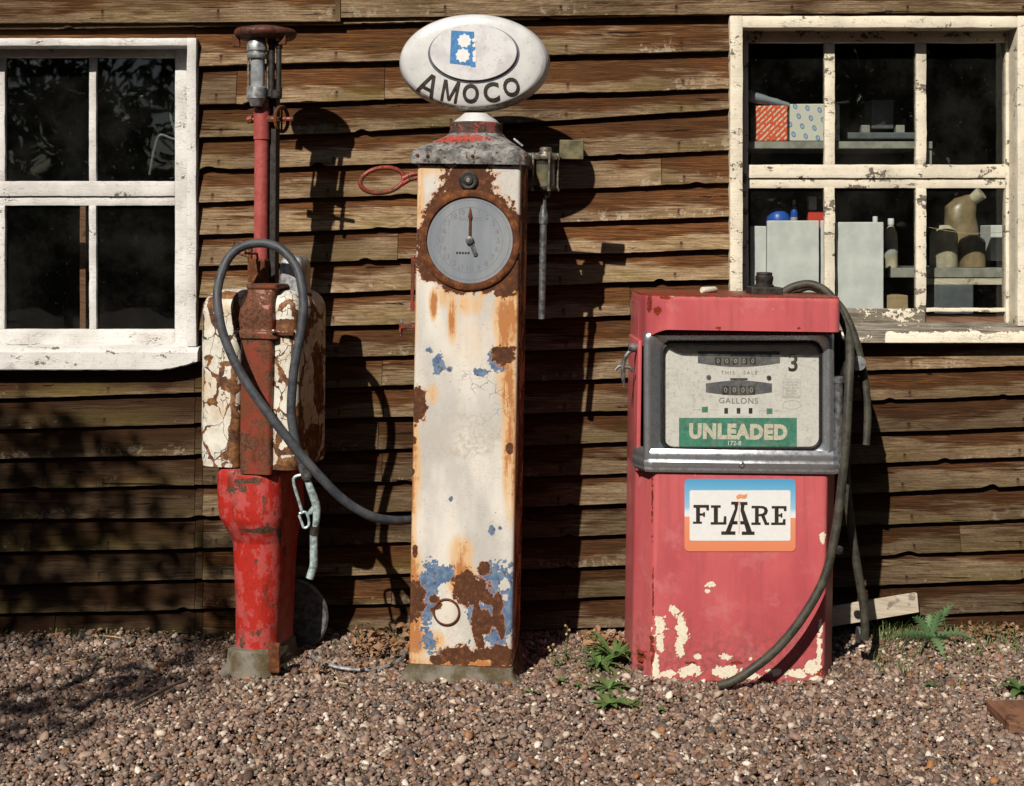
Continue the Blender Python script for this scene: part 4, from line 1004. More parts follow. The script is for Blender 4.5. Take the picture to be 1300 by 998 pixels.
mb = MB(); mb.lathe((sx_.x-0.004, 0.15, 0), [(0.008, zq(246)), (0.010, zq(262)), (0.012, zq(268)), (0.0165, zq(272)), (0.0165, zq(284)), (0.013, zq(285)), (0.012, zq(405))], 'Z', 16, cf); mb.build('pipe', M['galv_dark'], cpump, True)
mb = MB(); a = cf.px(710, 202, 0.19); b = cf.px(741, 178, 0.19)
mb.box((a.x, 0.185, a.z), (b.x, 0.20, b.z), cf, 0.002); mb.box((HW-0.01, 0.19, a.z+0.01), (a.x+0.004, 0.196, a.z+0.022), cf); mb.build('flag_plate', M['olive'], cpump)
# ============================================================ RED PUMP
rp0 = P(939, 866, -0.62)
rf = Fr(rp0, 1.0, 0.9)
rpump = empty('fuel_pump', (rp0.x, rp0.y+0.2, 0), 'squat faded red petrol pump with an UNLEADED dial and a FLARE label', 'fuel pump', 'old fuel pumps')
K = 5.03/FP
def rx(px, y=0.0): return rf.px(px, 640, y).x
def rz(py, y=0.0): return rf.px(939, py, y).z
XL_, XR_ = rf.px(828, 866).x, rf.px(1046, 866).x
xw = (XR_-XL_)/2; xc = (XL_+XR_)/2
def section(grow, fy, depth=0.42, cham=(0.060, 0.13)):
    a, b = xc-xw-grow, xc+xw+grow; c, d = cham
    pts = [(a, fy), (b, fy), (b+c, fy+d), (b+c, depth), (a-c, depth), (a-c, fy+d)]
    return pts
def round_poly(pts, r, n=4, ds=None):
    out = []; m = len(pts)
    for i in range(m):
        p = Vector(pts[i]); a = Vector(pts[i-1]); b = Vector(pts[(i+1) % m]); u = (a-p).normalized(); v = (b-p).normalized()
        q = min(r, (a-p).length*0.4, (b-p).length*0.4)
        for k in range(n+1):
            t = k/n; w0 = p+u*q; w1 = p+v*q
            out.append(tuple((w0*(1-t)**2+p*2*t*(1-t)+w1*t*t)))
    if ds:
        o2 = []
        for i, p in enumerate(out):
            q = out[(i+1) % len(out)]; L = math.hypot(q[0]-p[0], q[1]-p[1]); mm = max(1, int(round(L/(ds if max(p[1], q[1]) < 0.17 else 0.05))))
            for k in range(mm): o2.append((p[0]+(q[0]-p[0])*k/mm, p[1]+(q[1]-p[1])*k/mm))
        out = o2
    return out
CHIP = [(838, 795, 9, 16), (866, 800, 8, 20), (863, 820, 6, 16), (838, 815, 6, 14), (848, 856, 13, 6), (878, 850, 14, 9), (868, 857, 6, 4), (925, 852, 20, 8), (922, 833, 8, 5), (887, 834, 6, 4), (856, 775, 7, 7), (1010, 856, 18, 6), (1030, 848, 10, 12), (1040, 825, 4, 26), (1042, 795, 3, 12), (1044, 683, 4, 9), (833, 850, 5, 20), (903, 742, 8, 4), (898, 750, 4, 3), (985, 853, 12, 5), (955, 858, 12, 5), (970, 835, 4, 3), (953, 836, 4, 3), (1036, 862, 10, 4)]
RRST = [(828, 640, 2.5, 60), (829, 760, 2, 70), (828, 830, 5, 34), (1040, 852, 12, 12), (940, 866, 130, 3.5), (936, 842, 14, 5), (877, 842, 20, 4), (815, 832, 9, 14)]
ppt = round_poly(section(0, 0), 0.012, 4, 0.006)
ztop = rz(372); z1 = rz(596)
loops = []; AC = []; AR = []
nz = int(z1/0.006)
for iz in range(nz+1):
    z = z1*iz/nz; l = []
    for (x, y) in ppt:
        wv = rf.w((x, y+0.0015*NZ.noise(Vector((x*5, z*4, 2))), z)); l.append(wv)
        px, py = proj(wv)
        n1 = fr_n(px, py, 0.06, 2); n2 = fr_n(px, py, 0.17, 7)
        if y > 0.16: AC.append(-1); AR.append(-0.4+0.3*n1); continue
        n3 = fr_n(px, py, 0.4, 9); AC.append(blobf(CHIP, px, py)+0.34*n1+0.42*n2+0.34*n3-0.10); AR.append(blobf(RRST, px, py)+0.3*n1+0.35*n2-0.42)
    loops.append(l)
MB().loft(loops).build('cabinet', M['pinkred'], rpump, True, attrs={'chip': AC, 'rust': AR}, sharp=50)
# upper cabinet box (behind the dial) - narrower so the bezel sits in front of it
mb = MB(); up = round_poly(section(-0.004, 0.060, 0.418, (0.059, 0.08)), 0.01, 3)
mb.loft([[rf.w((x, y, z)) for x, y in up] for z in (z1-0.002, rz(388))]); nv = len(mb.V)
mb.build('upper_cabinet', M['pinkred'], rpump, True, attrs={'chip': [-1]*nv, 'rust': [-1]*nv}, sharp=30)
# red side cheek on the left, up beside the bezel
mb = MB()
for (xa, xb) in ((XL_-0.063, XL_-0.048),):
    mb.box((xa, 0.06, z1-0.02), (xb, 0.40, rz(436)), rf, 0.004)
nv = len(mb.V); mb.build('side_panel', M['pinkred'], rpump, True, attrs={'chip': [-1]*nv, 'rust': [-0.3]*nv})
# vents low on the chamfer
mb = MB()
for k, py in enumerate((828, 838, 847)):
    p = rf.px(810+k*0.5, py, 0.07)
    t = 0.52; x = XL_-0.060*t; y = 0.13*t
    for s in (-1,):
        mb.box((x-0.016, y-0.012, rz(py, 0.07)-0.004), (x+0.016, y+0.02, rz(py, 0.07)+0.004))
        c = Vector((x, y, rz(py, 0.07)))
        V8 = mb.V[-8:]; rot = Matrix.Rotation(math.atan2(-0.13, 0.060), 4, 'Z')
        for i in range(8): mb.V[-8+i] = rf.w(c+rot @ (V8[i]-c))
mb.build('vent', M['redrust'], rpump)

# hood
hy = -0.082
hs = [(rx(846, hy), hy), (rx(1062, hy), hy), (rx(1062, hy)+0.02, hy+0.08), (rx(1062, hy)+0.045, 0.20), (rx(1062, hy)+0.045, 0.42), (rx(807, 0.16), 0.42), (rx(807, 0.14), 0.15), (rx(816, 0.02), 0.012)]
hp = round_poly(hs, 0.022, 6, 0.012)
def hood_loop(f, shrink, z):
    cx, cy = 0.0, 0.19; return [rf.w((cx+(x-cx)*shrink, cy+(y-cy)*shrink, z)) for x, y in hp]
zt = rz(376, hy); zb_f = rz(420, hy); zb_b = rz(438, 0.16)
loops = []; th = []
def zbot(x, y):
    # the left cheek curves down behind the front corner
    if x < 0:
        t = max(0, min(1, (y-hy)/0.13)); return zb_f+(zb_b-zb_f)*(t**1.6)
    return zb_f
nlev = 12
for i in range(nlev+1):
    t = i/nlev; loops.append([rf.w((x, y, zbot(x, y)+(zt-0.010-zbot(x, y))*t)) for x, y in hp])
loops.append([rf.w((x*0.995, 0.19+(y-0.19)*0.99, zt-0.003)) for x, y in hp]); loops.append([rf.w((x*0.982, 0.19+(y-0.19)*0.965, zt)) for x, y in hp])
mb = MB()
inner = [[rf.w((x*0.965, 0.19+(y-0.19)*0.94, zt-0.03)) for x, y in hp], [rf.w((x*0.965, 0.19+(y-0.19)*0.94, zbot(x, y)+0.002)) for x, y in hp]]
mb.loft(inner+loops)
HR = [(825, 385, 4, 12), (835, 395, 6, 6), (912, 417, 5, 3), (845, 378, 10, 3), (1015, 417, 4, 3), (940, 373, 140, 4)]
ru = []; 
for v in mb.V:
    px, py = proj(v); lv = rf.I @ v
    ru.append(0.4 if lv.z > zt-0.004 else blobf(HR, px, py)+0.2*fr_n(px, py, 0.12, 4)-0.1)
hood = mb.build('hood', M['pinkred'], rpump, True, attrs={'chip': [-1]*len(mb.V), 'rust': ru}, sharp=40)

# chrome bezel
def rloop(x0, x1, y0, y1, r, y, n=8):
    return [rf.w((rf.px(a, b, y).x, y, rf.px(a, b, y).z)) for a, b in rrect(x0, x1, y0, y1, r, n)]
mb = MB()
mb.loft([rloop(817, 1059, 421, 590, 6, 0.07), rloop(817, 1059, 421, 590, 6, 0.004), rloop(819, 1057, 423, 589, 8, -0.006), rloop(824, 1052, 426, 585, 12, -0.010), rloop(828, 1049, 428, 582, 14, -0.004), rloop(833, 1046, 431, 577, 14, 0.006), rloop(838, 1044, 433, 573, 14, 0.012), rloop(840, 1043, 434, 571, 14, 0.020)], (False, False))
mb.build('bezel', M['chrome'], rpump, True, sharp=50)
mb = MB(); mb.loft([rloop(838.5, 1044.5, 433, 572, 14, 0.026), rloop(839, 1044, 433.5, 571.5, 14, 0.012), rloop(841.5, 1041.5, 436, 569, 13, 0.010), rloop(843.5, 1039.5, 438, 567, 12, 0.016), rloop(843.5, 1039.5, 438, 567, 12, 0.03)], (False, False)); mb.build('gasket', M['black'], rpump, True)
yd = 0.030
mb = MB(); mb.loft([rloop(838, 1045, 432, 572, 8, yd+0.012), rloop(838, 1045, 432, 572, 8, yd)]); dial = mb.build('dial_panel', M['white_dial'], rpump)
mb = MB(); mb.loft([rloop(842, 1041, 436, 569, 12, 0.021), rloop(842, 1041, 436, 569, 12, 0.019)]); mb.build('dial_glass', M['clear'], rpump)
# bumper moulding below the dial, wrapping round the left chamfer
mb = MB(); prof = [(571, 0.002), (571, -0.010), (575, -0.020), (579, -0.024), (582, -0.021), (584, -0.0215), (587, -0.028), (592, -0.028), (594, -0.024), (597, -0.026), (600, -0.018), (600, 0.002)]
pth = [(rx(808, 0.08), 0.10), (rx(812, 0.05), 0.06), (rx(822, 0), 0.004), (rx(826, 0), 0.0), (rx(1056, 0), 0.0), (rx(1059, 0), 0.004), (rx(1064, 0.05), 0.09)]
lo = []
for i, (x, y) in enumerate(pth):
    a = Vector(pth[max(i-1, 0)]); b = Vector(pth[min(i+1, len(pth)-1)]); t = (b-a).normalized(); nrm = Vector((t.y, -t.x))
    lo.append([rf.w((x-nrm.x*o*0.62, y-nrm.y*o*0.62, rz(py, 0))) for py, o in prof])
mb.loft(lo); mb.build('moulding', M['chrome'], rpump, True, sharp=25)
def screw(fr, px, py, y, r, parent, mat):
    c = fr.px(px, py, y); mb = MB(); mb.lathe(c, [(r, 0.001), (r, -0.003), (r*0.7, -0.006), (r*0.35, -0.0065), (r*0.3, -0.004)], 'Y', 18, fr); mb.build('screw', mat, parent, True)
screw(rf, 941.5, 590, -0.0165, 0.0115, rpump, M['brass'])
# dial printing
def arcshape(x0, x1, yt, yb, bt, bb, n=14):
    """band whose top bulges by bt and bottom by bb (px)"""
    p = [(x0+(x1-x0)*i/n, yt-bt*math.sin(PI*i/n)) for i in range(n+1)]
    return p+[(x1-(x1-x0)*i/n, yb+bb*math.sin(PI*i/n)) for i in range(n+1)]
mb = MB(); flat_poly(mb, rf, arcshape(886, 990, 446, 461, 0, 5), yd); mb.build('counter_window', M['slate'], dial)
mb = MB(); flat_poly(mb, rf, arcshape(896, 980, 487, 498, 4, 4), yd); mb.build('counter_window', M['slate'], dial)
mb = MB()
for r_ in [(x, 454, x+7.5, 463, yd-0.001) for x in (908, 919, 930, 941, 952)]+[(x, 490, x+8.5, 501, yd-0.001) for x in (917, 928, 939, 950)]+[(x, 518, x+4.6, 525, yd-0.001) for x in (919.5, 935.2, 950.5)]+[(927, 480, 949, 482.8, yd)]:
    mb = MB(); flat_rect(mb, rf, *r_); mb.build('digit_window', M['ink'], dial)
mb = MB()
for x, s in ((911.7, '0'), (922.7, '0'), (933.7, '0'), (944.7, '0'), (955.7, '0')): mb = MB(); flat_text(mb, rf, s, x, 458.5, 8, yd-0.0022, 0.0001); mb.build('digit', M['ink_faint'], dial)
for x in (921.2, 932.2, 943.2, 954.2): mb = MB(); flat_text(mb, rf, '0', x, 495.5, 9, yd-0.0022, 0.0001); mb.build('digit', M['ink_faint'], dial)
mb = MB(); flat_rect(mb, rf, 912, 513, 963, 528, yd, 0.0004); mb.build('counter_frame', M['white_print'], dial)
for s_, x_ in (('THIS', 924), ('SALE', 952.5)): mb = MB(); flat_text(mb, rf, s_, x_, 473.5, 6.5, yd-0.0004, 0.0002, 0, 1.0, 0, 1.45); mb.build('lettering', M['ink_grey'], dial)
mb = MB(); flat_text(mb, rf, 'GALLONS', 937.5, 509.2, 10.5, yd-0.0004, 0.0002, 0.0001, 1.0, 0, 1.12); mb.build('lettering', M['ink_grey'], dial)
mb = MB(); flat_text(mb, rf, '3', 1007, 462, 30, yd-0.0004, 0.0003, 0.0018, 0.98); mb.build('numeral', M['ink'], dial)
mb = MB(); flat_rect(mb, rf, 862, 530.5, 1011.5, 567.5, yd, 0.0009, 1.2); gl = mb.build('green_label', M['green_print'], dial)
mb = MB(); flat_text(mb, rf, 'UNLEADED', 937, 549, 25, yd-0.0012, 0.0004, 0.0044, 0.90, 0, 1.12); mb.build('lettering', M['cream_print'], dial)
mb = MB(); flat_text(mb, rf, '172-8', 932, 563, 8, yd-0.0020, 0.0002, 0.0003); mb.build('lettering', M['white_print'], dial)
for r_ in ((891, 516.5, 898.5, 523.5, yd), (973, 518.5, 980.5, 525.5, yd)): mb = MB(); flat_rect(mb, rf, *r_); mb.build('green_square', M['green_print'], dial)
for i, t in enumerate(('THIS PUMP', 'REGISTER', 'IS AT ZERO', 'BEFORE', 'DELIVERY', 'COMMENCES')): mb = MB(); flat_text(mb, rf, t, 1004.5, 485.5+i*3.6, 3.6, yd-0.0003, 0.0001, 0, 1.1); mb.build('small_print', M['ink_faint'], dial)
for (a, b, c, d) in ((994, 482, 1016, 482.4), (994, 505, 1016, 505.4), (994, 482, 994.4, 505), (1015.6, 482, 1016, 505), (880, 520, 912, 520.4), (963, 521.5, 993, 521.9)): mb = MB(); flat_rect(mb, rf, a, b, c, d, yd, 0.0003); mb.build('ruled_line', M['ink_faint'], dial)
el = [rf.w(rf.px(1005+11.5*math.cos(2*PI*k/32), 514+5.5*math.sin(2*PI*k/32), yd)-Vector((0, 0.0004, 0))) for k in range(33)]
mb = MB(); mb.tube(el, 0.0005, 5, False); mb.build('oval_mark', M['ink_faint'], dial)
for (a, b) in ((899.5, 479), (976, 479.5)): screw(rf, a, b, yd, 0.0085, dial, M['galv_dark'])

# label
def quad_r(mb, fr, x0, y0, x1, y1, y, th, r): flat_rect(mb, fr, x0, y0, x1, y1, y, th, r, 5)
mb = MB(); nx_, ny_ = 30, 20
mb = MB(); quad_r(mb, rf, 869, 608, 1010, 700, -0.0018, 0.0010, 6)
# slice so the printed colours follow height
bm = bmesh.new(); vs = [bm.verts.new(v) for v in mb.V]; [bm.faces.new([vs[i] for i in f]) for f in mb.F]
for i in range(1, 60):
    q = rf.w(rf.px(940, 608+92*i/60, 0)); bmesh.ops.bisect_plane(bm, geom=bm.verts[:]+bm.edges[:]+bm.faces[:], plane_co=q, plane_no=(0, 0, 1))
bm.verts.index_update(); mb.V = [v.co.copy() for v in bm.verts]; mb.F = [tuple(v.index for v in f.verts) for f in bm.faces]; bm.free()
za, zb2 = rf.px(940, 700, 0).z, rf.px(940, 608, 0).z
lab = mb.build('label', M['sticker'], rpump, attrs={'vz': [((rf.I @ v).z-za)/(zb2-za) for v in mb.V]})
mb = MB(); quad_r(mb, rf, 875.5, 622.5, 1003.5, 686.5, -0.0030, 0.0006, 2.5); mb.build('white_field', M['white_print'], lab)
Z = lambda x, y: (860+x/8.125, 600+y/8.125)
polys = {
 'F': [[(165, 333), (325, 333), (325, 390), (300, 390), (296, 362), (165, 362)], [(192, 362), (232, 362), (232, 506), (192, 506)], [(232, 420), (266, 420), (266, 444), (232, 444)], [(266, 408), (284, 408), (284, 456), (266, 456)], [(160, 506), (252, 506), (252, 527), (160, 527)]],
 'L': [[(345, 337), (446, 337), (446, 362), (345, 362)], [(375, 362), (417, 362), (417, 511), (375, 511)], [(343, 511), (505, 511), (505, 536), (343, 536)], [(480, 450), (505, 450), (505, 511), (474, 511)]],
 'A': [[(555, 300), (628, 300), (628, 333), (598, 333), (580, 330), (555, 330)], [(588, 333), (624, 333), (620, 375), (548, 606), (498, 606), (592, 372)], [(452, 606), (598, 606), (598, 641), (452, 641)], [(648, 303), (722, 303), (722, 334), (694, 334), (648, 334)], [(654, 334), (692, 334), (686, 378), (768, 608), (710, 608), (650, 392)], [(664, 608), (795, 608), (795, 642), (664, 642)], [(572, 500), (620, 500), (620, 534), (562, 534)], [(648, 500), (686, 500), (696, 534), (648, 534)]],
 'R': [[(765, 343), (838, 343), (838, 368), (765, 368)], [(800, 368), (838, 368), (838, 515), (800, 515)], [(762, 515), (858, 515), (858, 539), (762, 539)], [(838, 343), (885, 345), (920, 360), (934, 392), (922, 428), (890, 448), (838, 450), (838, 428), (875, 424), (892, 410), (896, 392), (888, 374), (870, 368), (838, 367)], [(862, 448), (900, 444), (926, 515), (946, 515), (946, 540), (902, 540)]],
 'E': [[(972, 345), (1125, 345), (1125, 397), (1100, 397), (1094, 370), (972, 370)], [(1003, 370), (1043, 370), (1043, 515), (1003, 515)], [(1043, 430), (1064, 430), (1064, 452), (1043, 452)], [(1064, 418), (1082, 418), (1082, 464), (1064, 464)], [(966, 515), (1115, 515), (1115, 540), (966, 540)], [(1090, 480), (1115, 480), (1115, 515), (1084, 515)]]}
for ch, ps in polys.items():
    mb = MB()
    for p in ps: flat_poly(mb, rf, [Z(*q) for q in p], -0.0040, 0.0006)
    mb.build('letter', M['ink'], lab)
mb = MB(); flat_poly(mb, rf, [Z(*q) for q in [(605, 248), (618, 228), (650, 222), (690, 230), (705, 224), (710, 212), (718, 232), (712, 258), (690, 270), (655, 262), (632, 268), (622, 282), (612, 270)]], -0.0040, 0.0006)
flat_poly(mb, rf, [Z(*q) for q in [(626, 296), (650, 296), (641, 330), (638, 630), (632, 630), (635, 330)]], -0.0040, 0.0006); mb.build('flame', M['orange_print'], lab)

# knob-like cap and lever
zt2 = zt
mb = MB(); c = rf.px(970, 372, 0.16); x = c.x
hz_ = lambda py: rf.px(970, py, 0.16).z
mb.box((x-0.058, 0.10, zt-0.002), (x+0.058, 0.22, hz_(364)), rf, 0.004); 
vc = mb.build('vent_base', M['dark_iron'], rpump)
mb = MB(); mb.lathe((x, 0.16, 0), [(0.036, hz_(366)), (0.036, hz_(362)), (0.031, hz_(361)), (0.031, hz_(357)), (0.033, hz_(356)), (0.033, hz_(351)), (0.028, hz_(349)), (0.030, hz_(348)), (0.029, hz_(346)), (0.022, hz_(345.5))], 'Z', 24, rf); mb.build('vent_cap', M['dark_iron'], rpump, True)
mb = MB(); L0 = rf.px(806, 443, 0.10)
pp = lambda px, py, y=0.10: rf.w(rf.px(px, py, y))
mb.tube(spline([pp(808, 444), pp(800, 446), pp(793, 455), pp(791, 470), pp(792, 492)], 5), [0.008]*15+[0.009, 0.009, 0.008, 0.006, 0.004, 0.002], 8)
mb.tube(spline([pp(792, 466), pp(786, 465), pp(781, 470)], 4), 0.006, 8); mb.tube(spline([pp(793, 466), pp(800, 467), pp(804, 472)], 4), 0.006, 8)
mb.lathe(rf.px(805, 441, 0.10), [(0.016, -0.02), (0.016, 0.02)], 'X', 14, rf)
mb.build('lever', M['galv_dark'], rpump, True)
# holster, nozzle and hoses on the right
mb = MB(); c = rf.px(1068, 520, 0.12)
mb.box((c.x-0.012, 0.05, rf.px(1068, 600, .12).z), (c.x+0.020, 0.22, rf.px(1068, 430, .12).z), rf, 0.006); mb.build('holster', M['dark_iron'], rpump)
q = lambda px, py, Y: P(px, py, Y)
mb = MB(); mb.tube([q(1064, 484, -0.60), q(1064, 540, -0.60), q(1062, 600, -0.60)], 0.017, 14); mb.tube([q(1064, 478, -0.60), q(1064, 486, -0.60)], 0.019, 14)
mb.build('nozzle_spout', M['galv_dark'], rpump, True)
mb = MB(); mb.lathe(rf.px(1089, 461, 0.14), [(0.008, -0.02), (0.026, -0.018), (0.028, -0.006), (0.018, 0.0), (0.010, 0.004)], 'Y', 20, rf); mb.lathe(rf.px(1080, 452, 0.14), [(0.018, -0.012), (0.018, 0.0)], 'Y', 6, rf); mb.build('swivel', M['galv'], rpump, True)
mb = MB()
pts = [q(993, 372, -0.36), q(1008, 364, -0.36), (q(1030, 361, -0.38)), q(1052, 373, -0.42), q(1066, 398, -0.48), q(1077, 425, -0.55), q(1079, 455, -0.62), q(1077, 500, -0.66), q(1074, 560, -0.68), q(1068, 620, -0.69), q(1060, 680, -0.70), q(1046, 735, -0.71), q(1018, 785, -0.72), q(985, 825, -0.72), q(950, 853, -0.72), q(930, 865, -0.722), q(912, 871, -0.725)]
mb.tube(spline(pts, 8), 0.0158, 14); mb.build('hose', M['rubber_green'], rpump, True)
mb = MB()
pts = [q(1018, 372, -0.28), q(1040, 366, -0.30), q(1060, 378, -0.36), (q(1083, 415, -0.40)), q(1094, 452, -0.42), q(1100, 500, -0.44), q(1101, 545, -0.45), q(1092, 585, -0.47)]
pts = [q(1005, 372, -0.30), q(1030, 364, -0.30), q(1062, 384, -0.36), q(1082, 420, -0.40), q(1095, 470, -0.42), q(1101, 520, -0.44), q(1099, 565, -0.46)]
mb.tube(spline(pts, 8), 0.0155, 12); mb.build('hose', M['rubber_green'], rpump, True)
mb = MB(); pts = [q(1062, 420, -0.50), q(1070, 470, -0.50), q(1072, 560, -0.50), q(1075, 620, -0.50), q(1082, 680, -0.50), q(1090, 730, -0.50), q(1097, 775, -0.50), q(1098, 812, -0.50)]
mb.tube(spline(pts, 8), [0.016]*50+[0.016]*7, 12); mb.build('hose', M['rubber_green'], rpump, True)
mb = MB(); mb.lathe(q(1090, 806, -0.46), [(0.030, -0.004), (0.030, 0.004)], 'X', 24); mb.build('end_flange', M['galv_dark'], rpump, True)
mb = MB(); p1 = rf.px(1065, 698, 0.10); mb.lathe(p1, [(0.016, 0.0), (0.016, -0.006), (0.009, -0.007), (0.008, -0.012)], 'Y', 16, rf); mb.build('bolt', M['dark_iron'], rpump, True)

# small pale tube lying on the hood
mb = MB(); a = rf.w(rf.px(891, 367, 0.14)); b = rf.w(rf.px(909, 366, 0.20)); a.z = b.z = rf.w((0, 0.15, zt)).z+0.012
mb.tube([a, a+(b-a)*0.05, a+(b-a)*0.9, b], [0.009, 0.0125, 0.0125, 0.008], 14)
o = mb.build('spent_tube', M['cream_print'], None, True, origin=a); tag(o, 'small cream tube lying on top of the red pump hood', 'tube')
# ============================================================ LEFT PUMP
lp0 = GP(332, 862); lp0 = P(334, 862, -0.62); lp0.z = 0
lf = Fr((P(334, 862, -0.56).x, -0.56, 0.0), -14.0, 0.4)
lpump = empty('fuel_pump', (lf.o.x, lf.o.y+0.15, 0), 'battered hand petrol pump with crackled white tank, tall pipe and chipped red cast pedestal', 'fuel pump', 'old fuel pumps')
def lz(py, y=0.0): return lf.px(334, py, y).z
def lx(px, py=700, y=0.0): return lf.px(px, py, y).x
# pedestal
mb = MB(); lv = [(832, 296, 371, .0), (780, 296, 373, 0), (730, 294, 375, 0), (700, 293, 377, 0), (694, 292, 378, -.001), (684, 290, 379, -.012), (674, 286, 380, -.026), (662, 281, 381, -.036), (648, 279, 381, -.039), (625, 278, 380, -.036), (606, 278, 379, -.034), (600, 280, 377, -.030), (598, 286, 372, -.02)]
lo = []
for py, a, b, yf in lv:
    z = lz(py); x0 = lx(a-10, py); x1 = lx(b-31, py)
    lo.append([lf.w((x+0.002*NZ.noise(Vector((x*20, y*20, z*9))), y, z)) for x, y in rrect(x0, x1, yf+0.028, 0.29-yf, 0.075, 8)])
def resample(lo, m=4):
    out = []
    for a, b in zip(lo[:-1], lo[1:]):
        for k in range(m): out.append([p.lerp(q, k/m) for p, q in zip(a, b)])
    return out+[lo[-1]]
lo = resample(lo); mb.loft(lo)
PB = [(325, 673, 30, 2.5), (332, 640, 3, 22), (318, 700, 2.5, 14), (312, 618, 22, 3), (300, 625, 14, 5), (315, 660, 3, 22), (325, 675, 18, 3), (322, 610, 12, 6), (310, 640, 14, 4), (355, 680, 4, 14), (326, 722, 3, 16), (318, 730, 8, 3), (306, 820, 8, 14), (350, 830, 12, 8), (330, 838, 30, 6)]
mb.build('pedestal', M['pedestal'], lpump, True, attrs={'bare': [0.34*max(-0.1, blobf(PB, *proj(v))+0.25*fr_n(*proj(v), 0.1, 3)) for v in mb.V]}, sharp=60)
mb = MB(); lo = []
for z, g_, yf in ((-0.02, .030, -.030), (0.012, .020, -.022), (0.03, .008, -.008), (lz(833), .004, -.004), (lz(829), -.004, .004)):
    lo.append([lf.w((x, y, z)) for x, y in rrect(lx(286)-g_, lx(342)+g_*0.8, yf, 0.28+g_, 0.05, 6)])
mb.loft(lo); mb.build('plinth', M['concrete'], lpump, True)
mb = MB(); a = lf.px(352, 850, -0.01); mb.box((a.x-0.034, -0.016, lz(852)), (a.x+0.010, 0.0, lz(814)), lf, 0.006, 0.002, 0.01); mb.build('inspection_door', M['rust'], lpump)

# tank: two rounded white lobes with a groove for the red column
TW0, TW1 = lx(249, 500), lx(375, 500); g0, g1 = lx(302, 500), lx(343, 500); TD = 0.34
def arc(cx, cy, r, a0, a1, n=7): return [(cx+r*math.cos(R(a0+(a1-a0)*k/n)), cy+r*math.sin(R(a0+(a1-a0)*k/n))) for k in range(n+1)]
r1 = 0.062; r2 = 0.032
sec = arc(TW0+r1, r1, r1, 180, 270)+arc(g0-r2, r2, r2, 270, 360)+[(g0+0.002, 0.07), (g1-0.002, 0.07)]+arc(g1+r2, r2, r2, 180, 270)+arc(TW1-r1*0.7, r1*0.7, r1*0.7, 270, 360)+arc(TW1-r1, TD-r1, r1, 0, 90)+arc(TW0+r1, TD-r1, r1, 90, 180)
s3 = []
for i, p in enumerate(sec):
    qn = sec[(i+1) % len(sec)]; L = math.hypot(qn[0]-p[0], qn[1]-p[1]); m = max(1, int(L/0.012))
    for k in range(m): s3.append((p[0]+(qn[0]-p[0])*k/m, p[1]+(qn[1]-p[1])*k/m))
zt_, zb_ = lz(369), lz(596); cx, cy = (TW0+TW1)/2, TD/2
lo = []; rs = 0.075
zs = [zb_+(zt_-rs-zb_)*i/60 for i in range(61)]
for i, z in enumerate(zs):
    e = 0.012*NZ.noise(Vector((z*6, 1, 1)))*0.15; f = 1.0
    if i < 2: f = 0.985
    lo.append([(cx+(x-cx)*f+e, cy+(y-cy)*f, z) for x, y in s3])
for k in range(1, 9):
    a = PI/2*k/8; ins = rs*(1-math.cos(a)); z = zt_-rs+rs*math.sin(a)
    fx = 1-ins/((TW1-TW0)/2); fy = 1-ins/(TD/2); lo.append([(cx+(x-cx)*fx, cy+(y-cy)*fy, z) for x, y in s3])
mb = MB(); mb.loft([[lf.w((x, y+0.003*NZ.noise(Vector((x*14, z*14, 2))), z)) for x, y, z in l] for l in lo])
TR = [(300, 560, 14, 60), (288, 578, 10, 8), (404, 480, 8, 60), (398, 560, 14, 30), (380, 540, 8, 40), (392, 410, 16, 10), (300, 400, 8, 30), (360, 413, 18, 10), (335, 400, 8, 14), (266, 455, 8, 5), (285, 462, 10, 4), (268, 385, 5, 22), (370, 420, 5, 20), (290, 375, 18, 6), (378, 590, 40, 12), (372, 460, 3, 40), (296, 500, 4, 60)]
tr = []
for v in mb.V:
    px, py = proj(v); n1 = fr_n(px, py, 0.05, 8); tr.append(max(-0.75, blobf(TR, px, py)+0.3*n1-0.20))
tank = mb.build('tank', M['tank'], lpump, True, attrs={'rust': tr}, sharp=60)
# central column in the groove
mb = MB(); lo = []
for (py, a, b, yf) in ((602, 303, 343, -.012), (560, 303, 343, -.015), (520, 303.5, 343, -.018), (470, 304, 344, -.022), (440, 304, 345, -.024), (431, 304, 345, -.024), (429, 297, 351, -.032), (421, 297, 351, -.032), (419, 303, 345, -.026), (405, 301, 345, -.028), (392, 303, 345, -.026), (384, 309, 346, -.018), (376, 312, 347, -.008), (368, 313, 348, 0.0), (366, 311, 351, -.004), (361, 311, 351, -.004)):
    z = lz(py); lo.append([lf.w((x, y, z)) for x, y in rrect(lx(a, py, yf), lx(b, py, yf), yf, 0.11, 0.016, 4)])
lo = resample(lo, 3); mb.loft(lo)
mb.build('column', M['band'], lpump, True, attrs={'bare': [(0.03+0.16*max(-.2, blobf([(326, 385, 34, 40), (320, 560, 26, 14), (320, 430, 26, 8)], *proj(v)))) for v in mb.V]}, sharp=50)
for (a, b) in ((300, 422), (347, 421)):
    mb = MB(); mb.lathe(lf.px(a, b, -0.034), [(0.008, 0.004), (0.008, -0.006), (0.003, -0.009)], 'Y', 8, lf); mb.build('bolt', M['brass'], lpump)
mb = MB(); a = lf.px(362, 424, -.01); mb.box((a.x-0.034, -0.014, a.z-0.006), (a.x+0.034, 0.006, a.z+0.006), lf, 0.002, .002, .01); mb.build('cross_bar', M['rust'], lpump)
